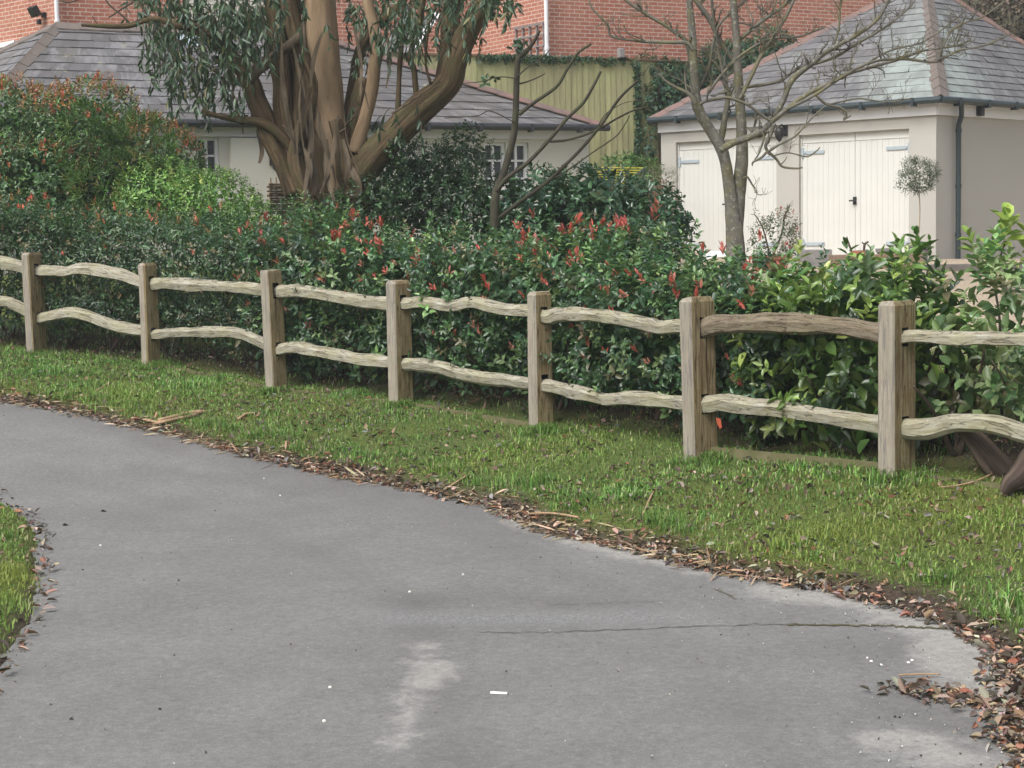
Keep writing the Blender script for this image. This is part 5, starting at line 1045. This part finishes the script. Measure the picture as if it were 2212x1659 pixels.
# leaning dead log bottom right
lg = empty('dead_tree_log', 'dark leaning dead tree trunk behind the lower rail at the right edge', 'log'); mb = MB()
limb(mb, [(2078, 925, 14), (2100, 945, 20), (2125, 975, 25), (2155, 1012, 28), (2190, 1050, 34), (2225, 1085, 36)], 10.75, 40, 30, .28, 1, .13); mb.build('trunk', STUMP, lg, smooth=True)
mb = MB(); limb(mb, [(2168, 1066, 10), (2182, 1045, 20), (2200, 1030, 28), (2225, 1000, 30), (2260, 960, 30)], 10.3, 34, 28, .35, 1, .15); mb.build('broken_limb', STUMP, lg, smooth=True)
# distant woodland
hill_m = (.16, .13, .10)
for k, (px, d, h) in enumerate([(2100, 46, 9), (2180, 50, 10), (2260, 47, 9), (1900, 52, 10), (1800, 47, 9), (1720, 50, 9), (2010, 56, 11)]):
    e = empty('distant_tree', ['bare brown tree beyond the garage roof, %s' % w for w in ('behind the red hip tiles', 'at the top right corner', 'outermost on the right', 'left of the roof peak', 'over the bare tree twigs', 'beside the brick house end', 'behind the roof peak')][k], 'tree', 'bare trees behind the garage')
    p = U(px, 300, d); z0 = gz(p[0:1], p[1:2])[0]-.3; p = np.array([p[0], p[1], z0]); q = [p]; dd = np.array([0, 0, 1.])
    for _ in range(9): dd = nrm(dd+rng.normal(size=3)*.1); q.append(q[-1]+dd*h/9)
    mb = MB(); q = np.array(q); r = np.linspace(.28, .05, 10); mb.tube(q, r, 8, jit=.1); mb.build('trunk', TWIG, e, smooth=True); mb = MB(); twigs(mb, q, r, 2, 3.6, 3.2, .35, .3, .016, .55); mb.build('crown', M_simple('far_twig', (.20, .165, .13), .95, .3, 3, 0) if k == 0 else bpy.data.materials['far_twig'], e)
blw = shrub('brown_hedge_bank', 'olive brown leafy bank rising behind the ivy and garage roof')
blobs(blw, [(1560, 60, 37, 60, 60, 1.), (1680, 40, 37, 90, 80, 1.2), (1800, 40, 39, 110, 80, 1.2), (1930, 20, 40, 110, 80, 1.2), (1740, 120, 36.5, 120, 70, 1.)], .09, .05, [(.07, .09, .045), (.11, .10, .06), (.15, .12, .08), (.04, .08, .045)], None, 28, 5, lump=.14, mat_=DRY, inner=.5)
blw2 = shrub('russet_thicket', 'brown leafless thicket on the rise beyond the garage roof ridge')
blobs(blw2, [(2060, 10, 43, 90, 90, 1.4), (2160, 20, 42, 110, 90, 1.4), (2280, 40, 42, 110, 110, 1.4)], .09, .045, [(.15, .12, .09), (.20, .16, .12), (.10, .085, .06)], None, 24, 5, lump=.2, mat_=DRY, inner=.6)
#@@PART4
# ---------------------------------------------------------------- grass
def samp(n, box):
    return rng.uniform(box[0], box[1], n), rng.uniform(box[2], box[3], n)
def in_view(X, Y, Z, m=420):
    px, py = proj(np.stack([X, Y, Z], -1)); return (px > -m) & (px < 2212+m) & (py < 1659+m) & (py > 300)
X, Y = samp(800000, (-8.5, 5, 5.8, 20.8)); sd = road_sd(X, Y); fo_ = fence_off(X, Y); m = (sd > .03) & (fo_ < 3.2); X, Y, sd, fo_ = X[m], Y[m], sd[m], fo_[m]
Z = gz(X, Y); m = in_view(X, Y, Z); X, Y, Z, sd, fo_ = X[m], Y[m], Z[m], sd[m], fo_[m]
P = np.stack([X, Y, 0*X], -1); tuft = noise(P, 2.2); t2 = noise(P, 6.0); moss = noise(P+[5, 3, 0], 1.1)+.7*np.clip(1-np.hypot(X-1.6, Y-9.9)/1.6, 0, 1)
pr_ = np.clip((sd-np.where(X < -2.3, .0, .09)-.07*t2)/.22, 0, 1)*np.clip(.62+.42*tuft+.3*t2, .10, 1)
pr_ *= np.clip(1.25+noise(P+[9, 2, 0], 3.3)*.9, .25, 1)
pr_ *= np.where((fo_ > .2) & (fo_ < 1.7), .16, 1); m = rng.random(len(X)) < pr_
X, Y, Z, P, tuft, t2, moss, sd, fo_ = [a[m] for a in (X, Y, Z, P, tuft, t2, moss, sd, fo_)]; n = len(X)
print('grass', n)
hgt = rng.uniform(.014, .040, n)*(1+1.2*np.clip(tuft, 0, 1.4)+2.2*np.clip(t2-.35, 0, 1))*np.where(np.clip(1-np.abs(sd-.38)/.2, 0, 1)*(t2 > .1) > .3, 1.6, 1)
az = rng.uniform(0, 2*PI, n); ln_ = rng.uniform(.2, 1.1, n); dx = np.cos(az)*ln_; dy = np.sin(az)*ln_
b = np.stack([X, Y, Z-.004], -1); wv = np.stack([-np.sin(az), np.cos(az), 0*az], -1)*rng.uniform(.002, .0055, n)[:, None]
mid = b+np.stack([dx*.35, dy*.35, .75+0*dx], -1)*hgt[:, None]; tip = b+np.stack([dx, dy, 1.1-.25*ln_], -1)*hgt[:, None]
V = np.stack([b-wv, b+wv, mid+wv*.8, mid-wv*.8, tip+wv*.15, tip-wv*.15], 1).reshape(-1, 3); k = np.arange(n)[:, None]*6
Qg = np.stack([k+[0, 1, 2, 3], k+[3, 2, 4, 5]], 1).reshape(-1, 4)
cg = palette(n, [(.09, .175, .04), (.14, .25, .06), (.22, .33, .09), (.34, .33, .18), (.065, .125, .032), (.16, .12, .07)], [4, 4, 2.6, 1.3, 1.5, .8], .3)
tl = np.clip(t2*.8+tuft*.5, -.8, 1)[:, None]; cg = cg*(1+.38*tl)*(1+np.array([-.12, .08, 0])*np.clip(tl, 0, 1))
mz = np.clip(moss, 0, 1)[:, None]*.7; cg = cg*(1-mz)+np.array([.26, .29, .06])*mz
grass = fastmesh('grass', V, Qg, np.repeat(cg, 6, 0), GRASS); tag(grass, 'short green grass with mossy patches on the verge and lawn', 'grass', kind='stuff')
# longer tufts round the post feet and along the upper edge of the litter
tp_ = [(b_[0]+rng.normal()*.07-.03, b_[1]-.13+rng.normal()*.05) for b_ in PB for _ in range(9)]
tp_ = np.array(tp_); s_ = rng.uniform(.1, .98, 60); Lq = np.r_[0, np.cumsum(np.linalg.norm(np.diff(REp[:-2, :2], axis=0), axis=1))]*1.0
bx_ = np.interp(s_*Lq[-1], Lq, REp[:-2, 0]); by_ = np.interp(s_*Lq[-1], Lq, REp[:-2, 1]); m = fence_off(bx_, by_+.3) < 0
tp_ = np.vstack([tp_, np.c_[bx_+rng.uniform(.05, .35, 60), by_+rng.uniform(.22, .55, 60)], np.c_[rng.uniform(-5, 3.2, 60), rng.uniform(8, 16, 60)]])
ok = (road_sd(tp_[:, 0], tp_[:, 1]) > .16) & (fence_off(tp_[:, 0], tp_[:, 1]) < .25); tp_ = tp_[ok]
nb_ = 55; X = np.repeat(tp_[:, 0], nb_)+rng.normal(size=len(tp_)*nb_)*.05; Y = np.repeat(tp_[:, 1], nb_)+rng.normal(size=len(tp_)*nb_)*.05; n = len(X); Z = gz(X, Y); az = rng.uniform(0, 2*PI, n); ln_ = rng.uniform(.3, 1.3, n); hgt = rng.uniform(.04, .11, n)*np.repeat(rng.uniform(.6, 1.15, len(tp_)), nb_)
b = np.stack([X, Y, Z-.004], -1); dx = np.cos(az)*ln_; dy = np.sin(az)*ln_; wv = np.stack([-np.sin(az), np.cos(az), 0*az], -1)*rng.uniform(.002, .0045, n)[:, None]
mid = b+np.stack([dx*.35, dy*.35, .8+0*dx], -1)*hgt[:, None]; tip = b+np.stack([dx, dy, 1.05-.35*ln_], -1)*hgt[:, None]
V = np.stack([b-wv, b+wv, mid+wv*.8, mid-wv*.8, tip+wv*.15, tip-wv*.15], 1).reshape(-1, 3); k = np.arange(n)[:, None]*6
o = fastmesh('grass_tufts', V, np.stack([k+[0, 1, 2, 3], k+[3, 2, 4, 5]], 1).reshape(-1, 4), np.repeat(palette(n, [(.10, .20, .045), (.15, .27, .06), (.21, .31, .09), (.34, .31, .18)], [4, 4, 2, .8], .2), 6, 0), GRASS); tag(o, 'longer grass tufts round the post feet and above the leaf litter', 'grass', kind='stuff')
# low clover / moss leaves
n0 = 60000; X, Y = samp(n0, (-8.5, 5, 5.8, 20.8)); sd = road_sd(X, Y); fo_ = fence_off(X, Y); m = (sd > .12) & (fo_ < .2); X, Y = X[m], Y[m]; Z = gz(X, Y); m = in_view(X, Y, Z) & (noise(np.stack([X, Y, 0*X], -1), 1.7) > -.2); X, Y, Z = X[m], Y[m], Z[m]; n = len(X)
A = rand_dir(n)*[1, 1, .3]; V, Qd, Cc = leaves(np.stack([X, Y, Z+rng.uniform(.004, .018, n)], -1), A, np.array([0, 0, 1.])+rng.normal(size=(n, 3))*.25, rng.uniform(.010, .022, n), rng.uniform(.008, .014, n), palette(n, [(.10, .23, .045), (.16, .30, .06), (.24, .28, .05)]))
o = fastmesh('clover', V, Qd, Cc, GRASS); tag(o, 'tiny clover and moss leaves among the verge grass', 'clover', kind='stuff')
# ---------------------------------------------------------------- leaf litter
LIT = [tuple(v*.86 for v in c_) for c_ in [(.18, .12, .088), (.27, .185, .135), (.38, .28, .205), (.08, .06, .05), (.48, .39, .30), (.31, .15, .095), (.27, .25, .225), (.13, .11, .10)]]
def litter(X, Y, zo, Lr, name, label, pal=LIT, w=None, flat=.35, asp=.5):
    n = len(X); sdl = road_sd(X, Y); Z = np.maximum(gz(X, Y), np.where(sdl < .12, zr(Y)+.004, -9))+zo
    A = rand_dir(n)*[1, 1, flat]; N = np.array([0, 0, 1.])+rng.normal(size=(n, 3))*flat*1.3; ln = Lr[0]+(Lr[1]-Lr[0])*rng.random(n)**1.7
    V, Qd, Cc = leaves(np.stack([X, Y, Z], -1), A, N, ln, ln*rng.uniform(.3, asp, n), palette(n, pal, w, .25), .35, rng.uniform(-.1, .35))
    return fastmesh(name, V, Qd, Cc, DRY)
def near_edge(n, a, b, lo=0, hi=1, pts=REp[:-2]):
    L = np.r_[0, np.cumsum(np.linalg.norm(np.diff(pts[:, :2], axis=0), axis=1))]; s = rng.uniform(lo, hi, n)*L[-1]
    x = np.interp(s, L, pts[:, 0]); y = np.interp(s, L, pts[:, 1]); o = np.abs(rng.normal(size=n))*(b)+a; th = rng.uniform(0, 2*PI, n)
    return x+np.cos(th)*o*.5, y+np.sin(th)*o*.5
xs, ys = near_edge(10500, .02, .26); X2, Y2 = near_edge(650, .02, .2, 0, 1, LEp[:-2]); xs = np.r_[xs, X2]; ys = np.r_[ys, Y2]; sd = road_sd(xs, ys)
m = (sd > -.07-.05*noise(np.stack([xs, ys, 0*xs], -1), 3)) & (sd < .42); xs, ys = xs[m], ys[m]; m = rng.random(len(xs)) < np.clip(.6+.7*noise(np.stack([xs, ys, 0*xs], -1), 1.3), .1, 1); xs, ys = xs[m], ys[m]
pl = road_pt(*np.array([(1940, 1492), (2020, 1505), (2110, 1520), (2180, 1540), (2212, 1570), (2190, 1600), (2000, 1548)], float).T)
i = rng.integers(0, len(pl)-1, 700); f = rng.random(700); q = pl[i]*(1-f[:, None])+pl[np.minimum(i+1, 5)]*f[:, None]+rng.normal(size=(700, 3))*[.07, .05, 0]; xs = np.r_[xs, q[:, 0]]; ys = np.r_[ys, q[:, 1]]
X3, Y3 = near_edge(900, .0, .5, .86, 1); m = road_sd(X3, Y3) > -.12; xs = np.r_[xs, X3[m]]; ys = np.r_[ys, Y3[m]]
o = litter(xs, ys, rng.uniform(.002, .03, len(xs)), (.014, .078), 'leaf_litter', ''); tag(o, 'brown fallen leaves and bark litter heaped along the road edges', 'leaf litter', kind='stuff')
X, Y = samp(30000, (-8.5, 5, 5.8, 19.5)); sd = road_sd(X, Y); fo_ = fence_off(X, Y); m = (sd > .25) & (fo_ < 1.3); X, Y = X[m], Y[m]; m = in_view(X, Y, gz(X, Y)) & (noise(np.stack([X, Y, 0*X], -1), 1.9) > -.5); X, Y = X[m], Y[m]
o = litter(X, Y, rng.uniform(.015, .045, len(X)), (.02, .062), 'scattered_leaves', '', pal=[tuple(v*.72 for v in c_) for c_ in LIT], flat=.5); tag(o, 'scattered curled brown leaves lying in the verge grass', 'fallen leaves', kind='stuff')
# bark shreds (long thin) along the upper road edge
n = 1500; xs, ys = near_edge(n, .02, .24, .0, .75); sd = road_sd(xs, ys); m = sd > -.1; xs, ys = xs[m], ys[m]; n = len(xs); sdl = road_sd(xs, ys); Z = np.maximum(gz(xs, ys), np.where(sdl < .12, zr(ys)+.004, -9))+rng.uniform(.004, .03, n); A = rand_dir(n)*[1, 1, .15]; ln = rng.uniform(.05, .17, n)
V, Qd, Cc = leaves(np.stack([xs, ys, Z], -1), A, np.array([0, 0, 1.])+rng.normal(size=(n, 3))*.3, ln, ln*rng.uniform(.05, .14, n), palette(n, [(.36, .27, .17), (.28, .18, .11), (.20, .13, .09), (.45, .36, .25)], None, .2), .3, .05)
o = fastmesh('bark_shreds', V, Qd, Cc, DRY); tag(o, 'thin tan shreds of shed eucalyptus bark along the road edge', 'bark litter', kind='stuff')
TAN = M_simple('tan_bark', (.40, .27, .16), .85, .4, 25, .3)
for lab, pts, r in [('longest tan strip of peeled bark on the upper verge', [(345, 908), (380, 900), (410, 893), (436, 890)], 5), ('tan bark strip crossing under the longest strip', [(318, 918), (350, 912), (385, 905), (425, 896)], 4), ('curved pale bark strip beside the road left of the other strips', [(285, 903), (310, 906), (340, 912), (360, 910)], 3), ('thin yellow stick lying in the grass below the second post', [(162, 858), (185, 851), (205, 846), (238, 826)], 2), ('tan bark curl in the grass below the third post', [(515, 905), (535, 893), (560, 894), (556, 898)], 3), ('pale grey twig on the road edge by the leaf heaps', [(1142, 1110), (1180, 1108), (1220, 1112), (1250, 1118)], 2.4), ('dark twig along the dusty road edge', [(1178, 1148), (1220, 1147), (1262, 1150)], 2), ('long pale grass stalk arching beside the leaning log', [(2032, 1052), (2070, 1048), (2110, 1038), (2150, 1020)], 1.5), ('thin tan twig lying flat on the road near the leaf drift', [(1942, 1458), (1985, 1456), (2030, 1456)], 1.8), ('slim stick poking from the verge in the middle', [(962, 1056), (985, 1042), (1010, 1026)], 2), ('twig leaning out of the grass right of the leaf heaps', [(1390, 1108), (1400, 1085), (1412, 1060)], 1.8)]:
    p = np.array(pts, float); P = road_pt(p[:, 0], p[:, 1])
    for _ in range(12):
        gg = np.maximum(gz(P[:, 0], P[:, 1]), zr(P[:, 1]) if pts[0][1] > 1400 else -9)+.02; r_ = ray(p[:, 0], p[:, 1]); dd = (gg-CAM[2])/(r_[:, 2]/r_[:, 1]); P = CAM+r_*((.5*P[:, 1]+.5*dd)/r_[:, 1])[:, None]
    mb = MB(); mb.tube(smooth_line(P, 16), r/S(P[:, 1].mean()), 6, jit=.25, flat=1.3); tag(mb.build('bark_strip' if 'bark' in lab else 'twig', TAN, smooth=True), lab, 'bark strip' if 'bark' in lab else 'twig')
# grit
n = 14000; X, Y = samp(n, (-5.5, 3.6, 5.9, 16)); sd = road_sd(X, Y); P = np.stack([X, Y, 0*X], -1)
de = np.clip(1-(-sd)/1.3, 0, 1)*np.clip((X+.5)/2, 0, 1)*np.clip((11.5-Y)/3, 0, 1)+.10+.25*np.clip(noise(P, 1.5), 0, 1)*np.clip(1-np.abs(sd+.6)/.8, 0, 1)
m = (sd < -.02) & (rng.random(n) < de*.8); X, Y = X[m], Y[m]; Z = zr(Y)+noise(np.stack([X, Y, 0*X], -1), .8)*.006+.003; m = in_view(X, Y, Z); X, Y, Z = X[m], Y[m], Z[m]; n = len(X)
ln = .004+.010*rng.random(n)**4; V, Qd, Cc = leaves(np.stack([X, Y, Z], -1), rand_dir(n)*[1, 1, .25], np.array([0, 0, 1.])+rng.normal(size=(n, 3))*.4, ln, ln*rng.uniform(.5, .9, n), palette(n, [(.45, .44, .42), (.62, .6, .57), (.30, .27, .24), (.07, .06, .055), (.16, .12, .09)], [3, 1.2, 2, 2.5, 2]), .9, .1)
tag(fastmesh('grit', V, Qd, Cc, DRY), 'fine pale and dark grit scattered over the asphalt', 'grit', kind='stuff')
# stone chips
CH = M_simple('white_stone_chip', (.72, .70, .66), .8, .1)
for x, y in [(1873, 1424), (1882, 1431), (1903, 1439), (1970, 1429), (1962, 1434), (1610, 1235), (1000, 1243), (885, 1280), (605, 1072), (570, 1035), (700, 1560), (713, 1487), (217, 1180), (1668, 1200), (2040, 1350)]:
    p = road_pt(float(x), float(y)); mb = MB(); mb.tube(p+np.array([[0, 0, .001], [.001, 0, .006], [.002, .001, .011]]), np.array([.006, .0075, .004])*rng.uniform(.7, 1.2), 6, jit=.3, ref=(0, 1, 0)); tag(mb.build('stone_chip', CH), 'small white stone chip lying on the grey road', 'stone', 'white stone chips on the road')
mb = MB(); p = road_pt(np.array([1060., 1096.]), np.array([1500., 1502.])); p[:, 2] += .008; mb.tube(np.linspace(p[0], p[1], 6), .006, 6, flat=1.8); tag(mb.build('twig', CH), 'white stub of stick lying in the middle of the road', 'stick')
for lab, x, y in [('black leaf scrap on the road near the left verge', 217, 1107), ('larger black leaf scrap close to the left verge', 134, 1137), ('tiny dark bud on the road at the lower left', 217, 1558 + 0)]:
    p = road_pt(float(x if 'tiny' not in lab else 148), float(y)); V, Qd, Cc = leaves(np.array([p+[0, 0, .008], p+[.01, .01, .01]]), np.array([[1, .3, .1], [.4, 1, .2]]), np.array([[0, 0, 1.], [.2, 0, 1]]), np.array([.05, .03])*(.45 if 'tiny' in lab else 1), np.array([.018, .014])*(.5 if 'tiny' in lab else 1), np.full((2, 3), .03), .5, .3); tag(fastmesh('leaf_scrap', V, Qd, Cc, DRY), lab, 'leaf')

# ---------------------------------------------------------------- light
w = bpy.data.worlds.new('World'); sc.world = w; w.use_nodes = True; nt = w.node_tree; bg = nt.nodes['Background']
sky = nt.nodes.new('ShaderNodeTexSky'); sky.sky_type = 'NISHITA'; sky.sun_disc = False
EL_, AZ = math.radians(50), math.radians(-140)
sky.sun_elevation = EL_; sky.sun_rotation = AZ; sky.air_density = 1; sky.dust_density = 6; sky.ozone_density = 1
hs = nt.nodes.new('ShaderNodeHueSaturation'); hs.inputs['Saturation'].default_value = .42
nt.links.new(sky.outputs[0], hs.inputs['Color']); nt.links.new(hs.outputs[0], bg.inputs[0]); bg.inputs[1].default_value = .15
ld = bpy.data.lights.new('sun', 'SUN'); ld.energy = 1.5; ld.angle = math.radians(28); ld.color = (1, .99, .975); lo_ = bpy.data.objects.new('sun', ld); COL.objects.link(lo_)
sdir = Vector((math.sin(AZ)*math.cos(EL_), math.cos(AZ)*math.cos(EL_), math.sin(EL_)))
lo_.rotation_euler = sdir.to_track_quat('Z', 'Y').to_euler()
sc.view_settings.view_transform = 'Standard'; sc.view_settings.look = 'None'; sc.view_settings.gamma = 1; sc.view_settings.exposure = .5
hz_ = MB(); hz_.box((gx.mean()*0+0, 30, 11.5), (440, 460, 27)); hz_o = hz_.build('haze', bpy.data.materials.new('haze_air'))
hm = hz_o.data.materials[0]; hm.use_nodes = True; hn = hm.node_tree; hn.nodes.remove(hn.nodes['Principled BSDF']); pv = hn.nodes.new('ShaderNodeVolumePrincipled')
pv.inputs['Color'].default_value = (.85, .9, .95, 1); pv.inputs['Density'].default_value = .0012; hn.links.new(pv.outputs[0], hn.nodes['Material Output'].inputs['Volume']); hz_o['kind'] = 'stuff'; hz_o['label'] = 'thin pale damp air between the lane and the buildings'
sc.render.engine = 'CYCLES'; sc.cycles.max_bounces = 6; sc.cycles.diffuse_bounces = 3; sc.cycles.use_denoising = True
